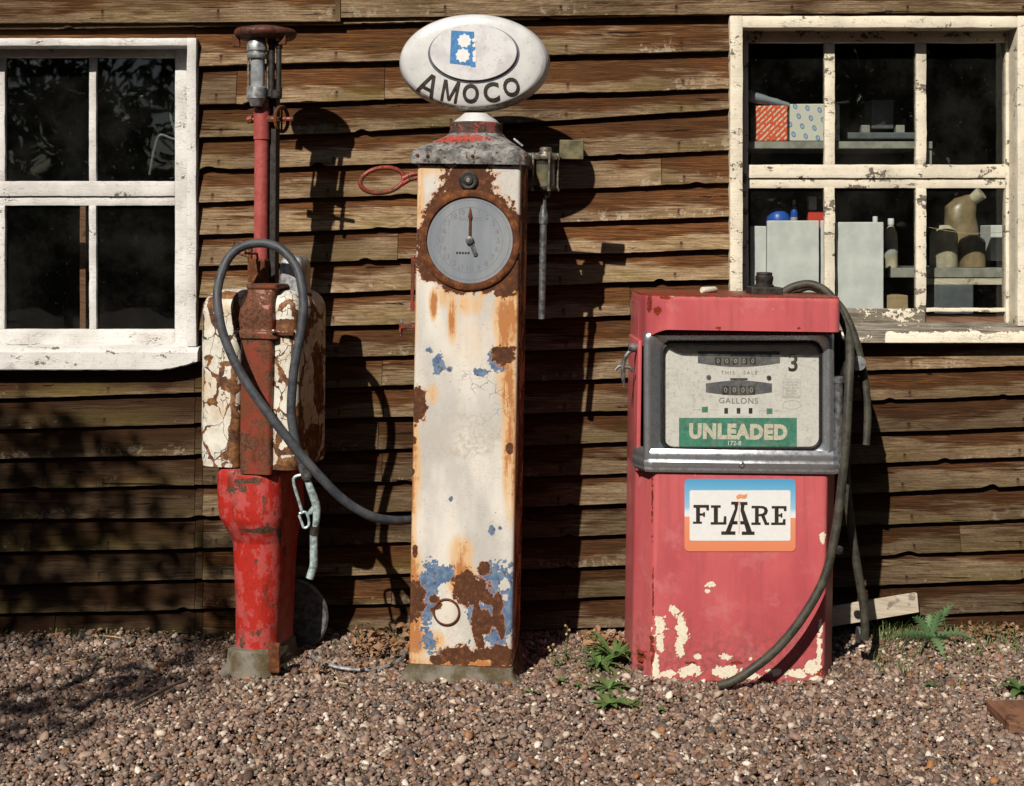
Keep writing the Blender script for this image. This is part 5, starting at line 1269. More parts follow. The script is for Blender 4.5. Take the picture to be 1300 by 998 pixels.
# grey cover box at the back right
mb = MB(); c = lf.px(372, 365, 0.16)
mb.loft([[lf.w((c.x+x, 0.16+y, z)) for x, y in rrect(-0.036*f, 0.05*f, -0.05*f, 0.06*f, 0.015, 4)] for z, f in ((lf.px(372, 372, .16).z, 1), (lf.px(372, 340, .16).z, 1), (lf.px(372, 331, .16).z, .93), (lf.px(372, 326, .16).z, .75), (lf.px(372, 324.5, .16).z, .5))]); mb.build('cover', M['galv'], lpump, True, attrs={'rust': [0.0]*len(mb.V)})
# pipe
yp = 0.14
def pz(py): return lf.px(334, py, yp).z
c = lf.px(332, 250, yp).x
mb = MB(); mb.lathe((c, yp, 0), [(0.027, pz(358)), (0.027, pz(300)), (0.027, pz(178)), (0.031, pz(177)), (0.031, pz(140)), (0.027, pz(138)), (0.026, pz(126))], 'Z', 24, lf)
mb.build('pipe', M['pipe_red'], lpump, True, attrs={'bare': [0.0]*len(mb.V)}, sharp=30)
mb = MB(); mb.box((c+0.012, yp+0.01, pz(366)), (c+0.052, yp+0.05, pz(100)), lf, 0.004); mb.build('back_post', M['dark_iron'], lpump)
mb = MB(); mb.box((c-0.028, yp-0.036, pz(364)), (c+0.030, yp+0.03, pz(328)), lf, 0.008, 0.003, 0.012); mb.box((c-0.040, yp-0.034, pz(358)), (c-0.024, yp-0.02, pz(312)), lf, 0.003, 0.002, 0.012); mb.build('pipe_shoe', M['rust'], lpump)
mb = MB(); mb.tube([lf.w((c-0.04, yp-0.04, pz(325))), lf.w((c-0.075, yp-0.05, pz(322))), lf.w((c-0.088, yp-0.055, pz(306)))], 0.005, 8); mb.tube([lf.w((c-0.005, yp-0.02, pz(322))), lf.w((c-0.008, yp-0.12, pz(321))), lf.w((c-0.008, yp-0.135, pz(304)))], 0.005, 8); mb.build('hose_hook', M['redrust'], lpump)
# handwheel and stub
mb = MB(); z = pz(152); mb.tube([lf.w((c-0.05, yp-0.01, z)), lf.w((c+0.13, yp-0.01, z))], 0.008, 8); mb.tube([lf.w((c-0.052, yp-0.01, z)), lf.w((c-0.034, yp-0.01, z))], 0.015, 8); mb.tube([lf.w((c+0.03, yp-0.01, z)), lf.w((c+0.055, yp-0.01, z))], 0.013, 8)
hw = mb.build('valve_spindle', M['redrust'], lpump, True)
mb = MB(); ringp = [lf.w((c+0.083+0.012*math.cos(a_)*0.5, yp-0.01+0.046*math.cos(a_), z+0.046*math.sin(a_))) for a_ in [2*PI*k/30 for k in range(31)]]; mb.tube(ringp, 0.007, 8, False)
for a_ in (0, PI/2): mb.tube([lf.w((c+0.083, yp-0.01+0.045*math.cos(a_), z+0.045*math.sin(a_))), lf.w((c+0.083, yp-0.01-0.045*math.cos(a_), z-0.045*math.sin(a_)))], 0.004, 6)
mb.build('handwheel', M['rust'], lpump, True)
# sight glass at the top
sgx = lf.px(326, 90, 0.10).x
z0, z1 = lf.px(326, 128, .10).z, lf.px(326, 36, .10).z; h = z1-z0
mb = MB(); mb.lathe((sgx, 0.10, 0), [(0.034, z1-0.42*h), (0.037, z1-0.40*h), (0.037, z1-0.36*h), (0.032, z1-0.345*h), (0.032, z1-0.325*h), (0.037, z1-0.31*h), (0.037, z1-0.24*h), (0.032, z1-0.18*h), (0.025, z1-0.14*h), (0.021, z1-0.10*h), (0.020, z1)], 'Z', 24, lf); mb.build('top_cap', M['galv'], lpump, True, sharp=35)
mb = MB(); mb.lathe((sgx, 0.10, 0), [(0.022, z0-0.02), (0.030, z0), (0.037, z0+0.03*h), (0.037, z0+0.18*h), (0.031, z0+0.20*h)], 'Z', 24, lf); mb.build('bottom_cap', M['galv'], lpump, True, sharp=35)
mb = MB(); mb.lathe((sgx+0.004, 0.10, 0), [(0.026, z0+0.19*h), (0.026, z1-0.41*h)], 'Z', 24, lf); mb.build('glass_tube', simple('milky_glass_tube', (0.40, 0.42, 0.44), 0.2, 0.2, 0.25, 20, 0.1), lpump, True)
for (dx, dy) in ((-0.034, 0.0), (0.034, 0.02), (0.0, 0.034)):
    mb = MB(); mb.lathe((sgx+dx, 0.10+dy, 0), [(0.0045, z0+0.1*h), (0.0045, z1-0.30*h)], 'Z', 8, lf); mb.build('rod', M['brass'], lpump, True)
for px_, r_, a_, b_ in ((345, .012, 48, 124), (354, .010, 52, 118), (351, .016, 114, 126)):
    x_ = lf.px(px_, 80, .12).x; mb = MB(); zz = lambda py: lf.px(px_, py, .12).z
    mb.lathe((x_, 0.12, 0), [(r_, zz(b_)), (r_*1.3, zz(b_)+.004), (r_*1.3, zz(b_)+.02), (r_, zz(b_)+.024), (r_, zz(a_)-.03), (r_*1.35, zz(a_)-.026), (r_*1.35, zz(a_)-.006), (r_*.8, zz(a_))], 'Z', 12, lf); mb.build('side_tube', M['dark_iron'], lpump, True, sharp=35)
# dish-shaped cap
mb = MB(); dcx = lf.px(337, 50, 0.15).x; dz = lambda py: lf.px(337, py, 0.15).z
mb.lathe((dcx, 0.15, 0), [(0.03, dz(53)), (0.100, dz(50)), (0.112, dz(47)), (0.116, dz(43)), (0.113, dz(40)), (0.108, dz(38)), (0.05, dz(34)), (0.01, dz(33))], 'Z', 40, lf)
mb.build('lid', M['lid'], lpump, True, sharp=50)
mb = MB()
for sx__, w_ in ((-0.098, 1), (0.088, 1)):
    mb = MB(); mb.box((dcx+sx__-0.014, 0.10, dz(60)), (dcx+sx__+0.014, 0.112, dz(46)), lf, 0.003, 0.003, 0.012); mb.build('lid_bracket', M['rust'], lpump)

# ============================================================ LOOSE HOSE + NOZZLE
hose = empty('fuel_hose', P(340, 640, -0.66), 'grey rubber hose looped over the left pump with a pale metal nozzle', 'hose')
mb = MB()
pts = [P(524, 660, -0.50), P(500, 661, -0.56), P(470, 655, -0.62), P(437, 635, -0.66), P(405, 604, -0.69), P(372, 565, -0.70), P(338, 522, -0.70), P(308, 478, -0.69), P(287, 435, -0.68), P(277, 395, -0.66), P(279, 356, -0.62), P(294, 323, -0.58), P(322, 309, -0.56), P(352, 313, -0.57), P(374, 335, -0.59), P(384, 368, -0.62), P(384, 405, -0.64), P(377, 445, -0.65), P(371, 490, -0.655), P(370, 530, -0.655), P(376, 565, -0.655), P(386, 592, -0.65), P(391, 608, -0.645)]
pts = spline(pts, 10); mb.tube([p+NZ.noise_vector(p*9)*0.003 for p in pts], [0.0164+0.0006*NZ.noise(p*30) for p in pts], 16); mb.build('hose', M['rubber'], hose, True)
mb = MB(); mb.tube([P(384, 588, -0.652), P(388, 600, -0.648), P(390, 606, -0.645)], 0.0195, 16); mb.build('ferrule', M['galv_dark'], hose, True)
mb = MB(); Yn = -0.640
mb.tube(spline([P(389, 606, Yn), P(394, 620, Yn), P(401, 640, Yn), P(402, 655, Yn), P(400, 672, Yn)], 6), [0.010+0.005*math.sin(i/24*PI) for i in range(25)], 12)
mb.tube([P(392, 652, Yn), P(400, 645, Yn), P(404, 640, Yn)], [0.008, 0.013, 0.010], 12)
nz_ = mb.build('nozzle', M['nozzle'], hose, True)
mb = MB(); mb.tube(spline([P(382, 603, Yn-.01), P(374, 606, Yn-.01), P(373, 614, Yn-.01), P(379, 635, Yn-.01), P(384, 652, Yn-.01)], 5), 0.0058, 8)
mb.tube(spline([P(380, 652, Yn-.01), P(387, 650, Yn-.01), P(391, 656, Yn-.01), P(392, 667, Yn-.01), P(386, 670, Yn-.01), P(383, 663, Yn-.01), P(379.5, 654, Yn-.01)], 5), 0.0048, 8); mb.build('trigger_guard', M['nozzle'], nz_, True)
mb = MB(); mb.tube([P(400, 668, Yn), P(399, 679, Yn)], 0.017, 14); mb.build('spout_collar', M['dark_iron'], nz_, True)
mb = MB(); mb.tube(spline([P(398.5, 679, Yn), P(398.5, 700, Yn), P(398, 718, Yn), P(393, 734, Yn)], 6), 0.0145, 14, False); mb.tube(spline([P(398.5, 679, Yn), P(398.5, 700, Yn), P(398, 718, Yn), P(393.3, 733, Yn)], 6), 0.0120, 14); mb.build('spout', M['nozzle'], nz_, True)

# round plate leaning in the shadow behind the left pump
mb = MB(); c = P(368, 808, -0.20); c.z = 0.118
mb.lathe(c, [(0.145, 0.012), (0.150, 0.006), (0.150, -0.006), (0.142, -0.012), (0.12, -0.006), (0.03, -0.006), (0.03, -0.02), (0.012, -0.022)], 'Y', 48)
o = mb.build('round_plate', M['galv_dark'], None, True, origin=c); tag(o, 'dark round metal plate standing in shadow behind the red pedestal', 'plate')

# ============================================================ PLANK, HOOP, BOARD
mb = MB(); a = P(1085, 779, -0.14); b = P(1165, 765, -0.10)
def plank(mb, A, B, w_, th, upv=Vector((0, 0, 1))):
    d = (B-A).normalized(); u = (upv-d*upv.dot(d)).normalized(); n_ = d.cross(u)
    n = 14; lo = []
    for i in range(n+1):
        p = A.lerp(B, i/n); lo.append([p+u*w_/2*su+n_*th/2*sn for su, sn in ((1, 1), (1, -1), (-1, -1), (-1, 1))])
    mb.loft(lo)
plank(mb, P(1040, 785, -0.16), P(1164, 764.5, -0.085), 0.075, 0.018)
o = mb.build('plank', M['palewood'], None, False, origin=P(1100, 778, -0.13)); tag(o, 'pale sawn wooden offcut propped at a slant behind the red pump hoses', 'plank')
mb = MB(); c = GP(455, 842); pts = []
for k in range(41):
    t = R(20-220*k/40); pts.append(Vector((c.x+0.17*math.cos(t), c.y+0.10*math.sin(t)*1.2, 0.022+0.010*math.sin(t*2+1)+gz(c.x, c.y))))
mb.tube(pts, 0.0075, 8); o = mb.build('metal_hoop', M['galv'], None, True, origin=c); tag(o, 'thin silver metal hoop half sunk in gravel between the left and middle pumps', 'hoop')
mb = MB(); a = GP(1252, 902); mb.box((a.x, a.y-0.22, 0.0), (a.x+0.9, a.y, 0.035), None, 0.003, 0.002, 0.05); o = mb.build('board', M['brownwood'], None, False, origin=a); tag(o, 'reddish brown board lying flat on the gravel at bottom right', 'board')
mb = MB(); a = GP(168, 905); b = GP(238, 872); a.z = 0.022; b.z = 0.026; mid = (a+b)/2+Vector((0.01, 0.02, 0.006)); mb.tube(spline([a, mid, b], 8), [0.006+0.001*math.sin(i) for i in range(17)], 7); o = mb.build('twig', M['bark'], None, True, origin=a); tag(o, 'dark twig lying on the shaded gravel at the left', 'twig')
for i, (x, y, a_, L_, lb) in enumerate(((432, 878, -35, .07, 'short yellow straw on the gravel between the left and middle pumps'), (140, 818, -28, .11, 'dry straw lying on gravel close to the wall below the left window'), (95, 848, 38, .09, 'dry straw on the shaded gravel beyond the twig'))):
    p = GP(x, y); p.z = 0.030+gz(p.x, p.y); d = Vector((math.cos(R(a_)), math.sin(R(a_)), 0.04)); mb = MB(); mb.tube([p-d*L_/2, p, p+d*L_/2], 0.0022, 6); o = mb.build('straw', M['straw'], None, True, origin=p); tag(o, lb, 'straw', 'straws on the gravel')

# ============================================================ THINGS BEHIND THE RIGHT WINDOW
M['i_white'] = simple('white_board', (0.70, 0.70, 0.71), 0.6, 0, 0.07, 11, 0.3)
M['i_blue'] = simple('blue_plastic', (0.02, 0.09, 0.45), 0.35, 0, 0.05, 8, 0)
M['i_yellow'] = simple('yellow_plastic', (0.65, 0.42, 0.03), 0.4, 0, 0.05, 8, 0)
M['i_jug'] = simple('stained_plastic', (0.26, 0.19, 0.11), 0.4, 0, 0.2, 14, 0.2)
M['i_jugp'] = simple('pale_stained_plastic', (0.55, 0.49, 0.37), 0.4, 0, 0.2, 14, 0.2)
M['i_shelf'] = simple('shelf_steel', (0.30, 0.29, 0.26), 0.6, 0.1, 0.15, 20, 0.2)
M['i_card'] = simple('brown_card', (0.38, 0.27, 0.15), 0.8, 0, 0.1, 20, 0.1)
M['i_dark'] = simple('dark_grey_casing', (0.10, 0.11, 0.125), 0.5, 0, 0.1, 20, 0.1)
M['i_red'] = simple('red_print', (0.62, 0.05, 0.03), 0.5, 0, 0.05, 20, 0)
def mat_stripes(name, a, b, sc):
    g = G(name); x = g.sep(g.obj()); s = g.ma('ADD', g.ma('MULTIPLY', x[0], 1.0), g.ma('MULTIPLY', x[2], -1.0))
    f = g.ma('FRACT', g.ma('MULTIPLY', s, sc)); f2 = g.noise(g.map(g.obj(), (90, 90, 60)), 1.0, 2)
    m = g.ma('MULTIPLY', g.mr(f, 0.62, 0.64), g.mr(f2, 0.42, 0.5)); return g.done(g.mix(m, a, b), 0.5)
M['i_stripe'] = mat_stripes('orange_striped_card', (0.72, 0.10, 0.03), (0.75, 0.68, 0.60), 42)
def mat_ovals():
    g = G('blue_oval_wrap'); o = g.obj(); x = g.sep(o)
    u = g.ma('MULTIPLY', g.ma('ADD', x[0], g.ma('MULTIPLY', x[2], 0.35)), 21.0); v = g.ma('MULTIPLY', g.ma('SUBTRACT', x[2], g.ma('MULTIPLY', x[0], 0.3)), 22.0)
    fu = g.ma('SUBTRACT', g.ma('FRACT', u), 0.5); fv = g.ma('SUBTRACT', g.ma('FRACT', g.ma('ADD', v, g.ma('MULTIPLY', g.ma('FLOOR', u), 0.5))), 0.5)
    d = g.ma('SQRT', g.ma('ADD', g.ma('POWER', g.ma('MULTIPLY', fu, 1.5), 2), g.ma('POWER', fv, 2)))
    m = g.mr(d, 0.30, 0.27); m2 = g.mr(d, 0.2, 0.17)
    c = g.mix(m, (0.66, 0.64, 0.58), (0.10, 0.20, 0.40)); c = g.mix(g.ma('MULTIPLY', m2, 0.6), c, (0.6, 0.65, 0.7))
    return g.done(c, 0.5)
M['i_oval'] = mat_ovals()
def ibox(name, x0, x1, y0, y1, Y, D, mat, label, cat, rot=0, group=None, bev=0.004):
    a = P(x0, y1, Y); b = P(x1, y0, Y); mb = MB(); mb.box((a.x, Y, a.z), (b.x, Y+D, b.z), None, bev, 0.0008, 0.03)
    if rot:
        c = Vector((a.x, Y, a.z)); mb.V = [Matrix.Rotation(R(rot), 4, 'Y') @ (v-c)+c for v in mb.V]
    o = mb.build(name, mat, None, False, origin=a); return tag(o, label, cat, group)
# shelves
mb = MB(); a = P(940, 189, 0.15); b = P(1182, 180, 0.15); mb.box((a.x-0.1, 0.13, a.z), (b.x, 0.50, b.z), None, 0.002); mb.box((b.x-0.02, 0.14, a.z-0.12), (b.x, 0.48, a.z)); mb.box((a.x-0.1, 0.14, a.z-0.40), (a.x-0.08, 0.48, a.z))
o = mb.build('shelf', M['i_shelf'], None, origin=a); tag(o, 'upper grey shelf behind the right window carrying the orange striped box', 'shelf')
mb = MB(); a = P(1125, 352, 0.34); b = P(1320, 340, 0.34); mb.box((a.x, 0.30, a.z), (b.x, 0.70, b.z), None, 0.002); sh2 = mb.build('shelf', M['i_shelf'], None, origin=a); tag(sh2, 'lower grey shelf behind the right window carrying the stained jugs', 'shelf')
mb = MB(); a = P(1170, 361, 0.33); b = P(1320, 353, 0.33); mb.box((a.x, 0.305, a.z), (b.x, 0.34, b.z-0.001)); mb.build('edge_batten', M['palewood'], sh2)
zt3 = P(0, 178, 0.30).z
ibox('cardboard_box', 958, 1000, 134, 179, 0.15, 0.14, M['i_stripe'], 'orange box with white stripes on the upper shelf behind the right window', 'box')
bx = ibox('cardboard_box', 1003, 1066, 132, 179, 0.15, 0.16, M['i_oval'], 'white box patterned with blue ovals beside the orange striped box', 'box')
mb = MB(); n = 10; lo = []
for i in range(n+1):
    t = i/n; px_ = 950+52*t; py_ = 122+12*t; r_ = 0.026*(1-0.6*t)*(1+0.2*NZ.noise(Vector((t*5, 1, 1)))); c = P(px_, py_, 0.17)
    lo.append([c+Vector((0.0, math.cos(2*PI*k/14)*r_*1.5, math.sin(2*PI*k/14)*r_*(1+0.25*NZ.noise(Vector((k, t*6, 2)))))) for k in range(14)])
mb.loft(lo); o = mb.build('plastic_bag', mat_leaf('crumpled_clear_plastic', (0.35, 0.40, 0.48), (0.55, 0.58, 0.60), 0.4), None, True, origin=P(975, 128, .3)); tag(o, 'crumpled clear plastic bag lying on the orange striped box', 'bag')
pb = empty('weighing_scale', P(1110, 176, 0.36), 'dark grey boxy scale on a low stand in the upper middle pane', 'scale')
mb = MB(); a = P(1105, 164, .36); b = P(1133, 127, .36); mb.box((a.x, .34, a.z), (b.x, .44, b.z), None, .004); mb.build('casing', M['i_dark'], pb)
mb = MB(); a = P(1072, 177, .36); b = P(1162, 169, .36); mb.box((a.x, .32, a.z), (b.x, .48, b.z), None, .004); mb.build('base', M['i_dark'], pb)
for x_ in (1098, 1142):
    mb = MB(); a = P(x_-5, 169, .34); b = P(x_+6, 159, .34); mb.box((a.x, .33, a.z), (b.x, .37, b.z), None, .003); mb.build('foot', M['i_shelf'], pb)
# white boards standing in the lower panes
ibox('white_panel', 974, 1040, 280, 402, 0.115, 0.02, M['i_white'], 'large white panel standing in the lower left pane of the right window', 'panel')
ibox('white_panel', 1062, 1122, 282, 404, 0.112, 0.02, M['i_white'], 'tall white panel standing in the lower middle pane of the right window', 'panel')
ibox('white_panel', 952, 973, 287, 402, 0.13, 0.03, M['i_white'], 'narrow white panel at the left edge of the lower left pane', 'panel')
ibox('white_panel', 1042, 1050, 280, 380, 0.15, 0.06, M['i_white'], 'thin white slab edge beside the glazing bar of the lower left pane', 'panel')
def bottle(name, px_, ytop, ybot, rpx, Y, mat, capm, label, sh=0.62, cat='bottle', group=None, lean=0):
    b = P(px_, ybot, Y); t = P(px_, ytop, Y); h = t.z-b.z; r_ = rpx*(Y-YC)/FP; e = empty(name, b, label, cat, group)
    mb = MB(); mb.lathe((b.x, Y, b.z), [(r_*.93, 0), (r_, h*.03), (r_, h*sh), (r_*.9, h*(sh+.1)), (r_*.55, h*(sh+.2)), (r_*.38, h*(sh+.24)), (r_*.38, h*.92)], 'Z', 20)
    mc = MB(); mc.lathe((b.x, Y, b.z), [(r_*.46, h*.88), (r_*.46, h), (r_*.4, h*1.01)], 'Z', 14)
    if lean:
        for q_ in (mb, mc): q_.V = [Matrix.Rotation(R(lean), 4, 'Y') @ (v-b)+b for v in q_.V]
    mb.build('body', mat, e, True); mc.build('cap', capm, e, True)
    if cat == 'jug': return e
    ml = MB(); ml.lathe((b.x, Y, b.z), [(r_*1.02, h*sh*.45), (r_*1.02, h*sh*.85)], 'Z', 20, None, False); ml.build('label', M['i_card'] if mat is M['i_white'] else M['ink_faint'], e, True); return e
mb = MB(); c = P(988, 281, 0.19); mb.lathe(c, [(0.05, -0.02), (0.05, 0.0), (0.048, .02), (0.038, .04), (0.02, .052), (0.004, .056)], 'Z', 24); o = mb.build('round_tub', M['i_blue'], None, True, origin=c); tag(o, 'domed blue plastic tub above the large white panel in the right window', 'tub')
bottle('spray_bottle', 1008, 254, 300, 4.5, .16, M['i_blue'], M['i_yellow'], 'bottle with a yellow cap beside the blue domed tub')
ibox('carton', 1026, 1047, 268, 290, .16, .06, M['i_red'], 'red carton beside the yellow capped bottle', 'carton')
ibox('carton', 1027, 1037, 249, 267, .17, .04, M['i_white'], 'small white carton standing on the red carton', 'carton')
bottle('bottle', 1041, 276, 380, 5, .26, M['i_white'], M['i_blue'], 'white bottle with a blue cap behind the thin white slab')
bottle('bottle', 1111, 276, 400, 7, .16, M['i_white'], M['i_white'], 'white bottle peeping over the tall white panel')
bottle('bottle', 1131, 278, 340, 8.5, .36, M['i_jugp'], M['i_white'], 'pale labelled bottle on the lower shelf right of the tall white panel')
ibox('cardboard_box', 1126, 1153, 375, 402, .20, .12, M['i_card'], 'small brown cardboard box low in the lower middle pane', 'box')
bottle('jug', 1198, 288, 340, 17.5, .40, M['i_jugp'], M['i_jug'], 'pale stained jug on the lower shelf, nearest the glazing bar', .8, 'jug', 'jugs on the lower shelf')
bottle('jug', 1234, 300, 340, 16.5, .40, M['i_jug'], M['i_jug'], 'shorter brown stained jug on the lower shelf between two paler things', .8, 'jug', 'jugs on the lower shelf')
je = empty('jerrycan', P(1220, 290, .46), 'large stained plastic can with its neck tilted up behind the two jugs', 'can')
mb = MB(); lo = []
for t, cx_, cy_, rr_ in ((0, 1222, 340, 22), (.3, 1222, 315, 23), (.5, 1220, 290, 24), (.7, 1219, 268, 22), (.85, 1226, 256, 16), (.95, 1234, 250, 9), (1, 1240, 248, 6)):
    c = P(cx_, cy_, .50); r_ = 0.88*rr_*6.15/FP; lo.append([c+Vector((r_*math.cos(2*PI*k/20), 0.8*r_*math.sin(2*PI*k/20), -0.3*r_*math.cos(2*PI*k/20)*(t > .6))) for k in range(20)])
mb.loft(lo); mb.build('body', M['i_jug'], je, True)
mb = MB(); mb.tube([P(1236, 253, .49), P(1246, 245, .47)], [0.026, 0.030], 16); mb.build('cap', M['i_jugp'], je, True)
ibox('cardboard_box', 1258, 1292, 286, 331, .40, .14, M['i_white'], 'white and grey box at the right end of the lower shelf', 'box')
ibox('dark_crate', 1186, 1236, 362, 402, .30, .2, M['i_dark'], 'dark crate under the lower shelf behind the bottom right pane', 'crate')
mb = MB(); mb.tube(spline([P(1176, 288, .14), P(1225, 296, .14), P(1278, 295, .14)], 6), 0.0012, 5); o = mb.build('string', M['straw'], None, origin=P(1176, 288, .14)); tag(o, 'thin pale string sagging across the bottom right pane', 'string')
# left window: bent cable loop and an upright batten inside
mb = MB(); mb.tube(spline([P(236, 150, .22), P(222, 128, .22), P(216, 140, .22), P(222, 165, .22), P(234, 178, .22)], 6), 0.006, 8); mb.tube(spline([P(190, 222, .22), P(196, 190, .22), P(203, 172, .22), P(218, 176, .22), P(234, 180, .22)], 6), 0.006, 8)
o = mb.build('cable', M['i_dark'], None, True, origin=P(236, 150, .22)); tag(o, 'bent grey cable hanging inside the upper right pane of the left window', 'cable')
ibox('batten', 101, 109, 262, 440, .35, .03, M['brownwood'], 'dark upright batten inside the lower left pane of the left window', 'batten')

# ============================================================ WEEDS, LITTER
def leaf_strip(mb, attrs, base, azim, L_, W_, lift, curl, n=7, lobed=0.0, fold=0.25):
    d = Vector((math.cos(azim), math.sin(azim), 0)); s_ = Vector((-d.y, d.x, 0)); r_ = random.random(); V_ = []; p = Vector(base); ang = lift
    for i in range(n+1):
        t = i/n; w_ = W_*math.sin(PI*min(1, t*0.92+0.08))**0.8
        if lobed: w_ *= 1-lobed*(0.5+0.5*math.cos(i*PI)) if 0 < i < n else 1
        if i == n: w_ = W_*0.04
        up = Vector((0, 0, 1))
        V_ += [p-s_*w_+up*w_*fold, p.copy(), p+s_*w_+up*w_*fold]
        p = p+(d*math.cos(ang)+up*math.sin(ang))*L_/n; ang -= curl/n
    F_ = []
    for i in range(n):
        for j in range(2): F_.append((i*3+j, i*3+j+1, (i+1)*3+j+1, (i+1)*3+j))
    mb.add(V_, F_); attrs += [r_]*len(V_)
def rosette(name, c, nl, L_, W_, mat, label, lift=(0.4, 1.1), curl=1.3, lobed=0, n=7, extra=None):
    mb = MB(); at = []
    for k in range(nl):
        leaf_strip(mb, at, c, 2*PI*k/nl+random.uniform(-.3, .3), L_*random.uniform(.7, 1.15), W_*random.uniform(.8, 1.2), random.uniform(*lift), curl*random.uniform(.6, 1.3), n, lobed)
    o = mb.build(name, mat, None, True, origin=c, attrs={'rnd': at}); return tag(o, label, 'weed', 'weeds in the gravel')
def onground(px_, py_, dz=0.006):
    p = GP(px_, py_); p.z = gz(p.x, p.y)+dz; return p
rosette('broadleaf_weed', onground(780, 843), 34, 0.15, 0.009, M['weed'], 'bushy green weed with long spear-shaped leaves at the left foot of the red pump', (0.5, 1.2), 1.3)
rosette('broadleaf_weed', onground(762, 850), 18, 0.11, 0.008, M['weed'], 'small spear-leaved weed just left of the bushy one by the red pump', (0.4, 1.0), 1.2)
rosette('broadleaf_weed', onground(773, 878), 13, 0.095, 0.010, M['weed'], 'low spear-leaved weed in open gravel in front of the bushy one', (0.3, .9), 1.3)
rosette('broadleaf_weed', onground(774, 897), 12, 0.09, 0.012, M['weed'], 'green weed with broad leaves nearest the camera left of the red pump', (0.25, .8), 1.4)
rosette('small_weed', onground(800, 899), 9, 0.045, 0.006, M['grass'], 'little yellow-green tuft right of the broad-leaved weed in front of the red pump', (0.5, 1.2), .9)
rosette('broadleaf_weed', onground(1296, 880), 10, 0.085, 0.014, M['weed'], 'leafy green weed at the far right edge of the gravel', (0.3, .9), 1.3)
rosette('seedling', onground(1180, 873), 6, 0.030, 0.006, M['weed'], 'tiny green seedling in open gravel below the lobed weed', (0.3, .9), 1.0)
rosette('seedling', onground(840, 903), 5, 0.030, 0.006, M['grass'], 'tiny pale seedling on gravel in front of the red pump label', (0.3, .9), 1.0)
rosette('seedling', onground(127, 836), 5, 0.026, 0.006, M['weed'], 'tiny green seedling in shade below the left window', (0.3, .9), 1.0)
rosette('seedling', onground(223, 806), 4, 0.04, 0.007, M['weed'], 'tiny green seedling against the wall left of the red pedestal', (0.3, .9), 1.0)
rosette('seedling', onground(672, 880), 5, 0.026, 0.005, M['weed'], 'tiny green seedling in front of the middle pump plinth, right corner', (0.3, .9), 1.0)
rosette('seedling', onground(712, 868), 7, 0.034, 0.006, M['weed'], 'low green seedling patch right of the middle pump plinth', (0.2, .8), 1.0)
rosette('seedling', onground(733, 872), 7, 0.030, 0.006, M['weed'], 'low green seedling patch between the middle pump and the spear-leaved weeds', (0.2, .8), 1.0)
# stemmed weeds
def stem_weed(px_, py_, h_, lean, label, heads=3):
    b = onground(px_, py_); e = empty('stem_weed', b, label, 'weed', 'weeds in the gravel'); mb = MB(); at = []
    top = b+Vector((lean, -0.01, h_)); mb.tube(spline([b, b+Vector((lean*.3, 0, h_*.5)), top], 5), 0.0018, 5); at = [0.8]*len(mb.V); mb.build('stem', M['grass'], e, True, attrs={'rnd': at})
    mb = MB(); at = []
    for k in range(7): leaf_strip(mb, at, b+Vector((lean*.1, 0, h_*.04*k)), random.uniform(0, 6.3), 0.03+0.02*random.random(), 0.005, .8, 1.0, 5)
    mb.build('leaves', M['weed'], e, True, attrs={'rnd': at})
    mb = MB()
    for k in range(heads):
        c = top+Vector((random.uniform(-.01, .01), 0, -k*h_*.12)); mb.lathe(c, [(0.001, -.005), (0.005, 0), (0.004, .005), (0.001, .007)], 'Z', 8)
    mb.build('flower_head', M['straw'], e, True)
stem_weed(719, 842, 0.135, 0.004, 'thin weed with one tall stem in the shade right of the middle pump')
stem_weed(710, 850, 0.085, -0.03, 'small forked weed leaning left at the foot of the tall-stemmed one')
stem_weed(757, 822, 0.06, -0.004, 'short green-headed weed against the wall between middle and red pumps', 1)
# lobed weed by the wall
c = onground(1187, 822, 0.01); c.y = max(c.y, -0.16)
mb = MB(); at = []
def lobed_leaf(base, tip, W_, sag=0.02, nl=8):
    base = Vector(base); tip = Vector(tip); d = tip-base; L_ = d.length; dn = d.normalized(); side = dn.cross(Vector((0, 1, 0.35))).normalized(); nrm = side.cross(dn); r_ = random.random()
    pts_ = [base.lerp(tip, t)+Vector((0, 0, sag*math.sin(PI*t))) for t in [i/(2*nl) for i in range(2*nl+1)]]
    n0 = len(mb.V); V_ = []; F_ = []
    for i, p in enumerate(pts_):
        t = i/(2*nl); w_ = W_*(0.35+0.65*math.sin(PI*t**0.8))*(1.0 if i % 2 else 0.28)
        if t > .93: w_ = W_*.15
        V_ += [p+side*w_+dn*w_*0.35+nrm*w_*.3, p, p-side*w_+dn*w_*0.35+nrm*w_*.3]
    for i in range(2*nl):
        for j in range(2): F_.append((i*3+j, i*3+j+1, (i+1)*3+j+1, (i+1)*3+j))
    mb.add(V_, F_); at.extend([r_]*len(V_))
for (tx, ty, Y_) in ((1158, 784, -.20), (1211, 768, -.16), (1237, 812, -.24), (1143, 822, -.28), (1180, 780, -.13), (1225, 826, -.34), (1200, 838, -.40), (1168, 832, -.36), (1196, 776, -.18), (1130, 812, -.2)):
    lobed_leaf(c, P(tx, ty, Y_), 0.024, 0.02)
o = mb.build('lobed_weed', M['thistle'], None, True, origin=c, attrs={'rnd': at}); tag(o, 'tall grey-green weed with jagged lobed leaves against the wall right of the red pump', 'weed', 'weeds in the gravel')
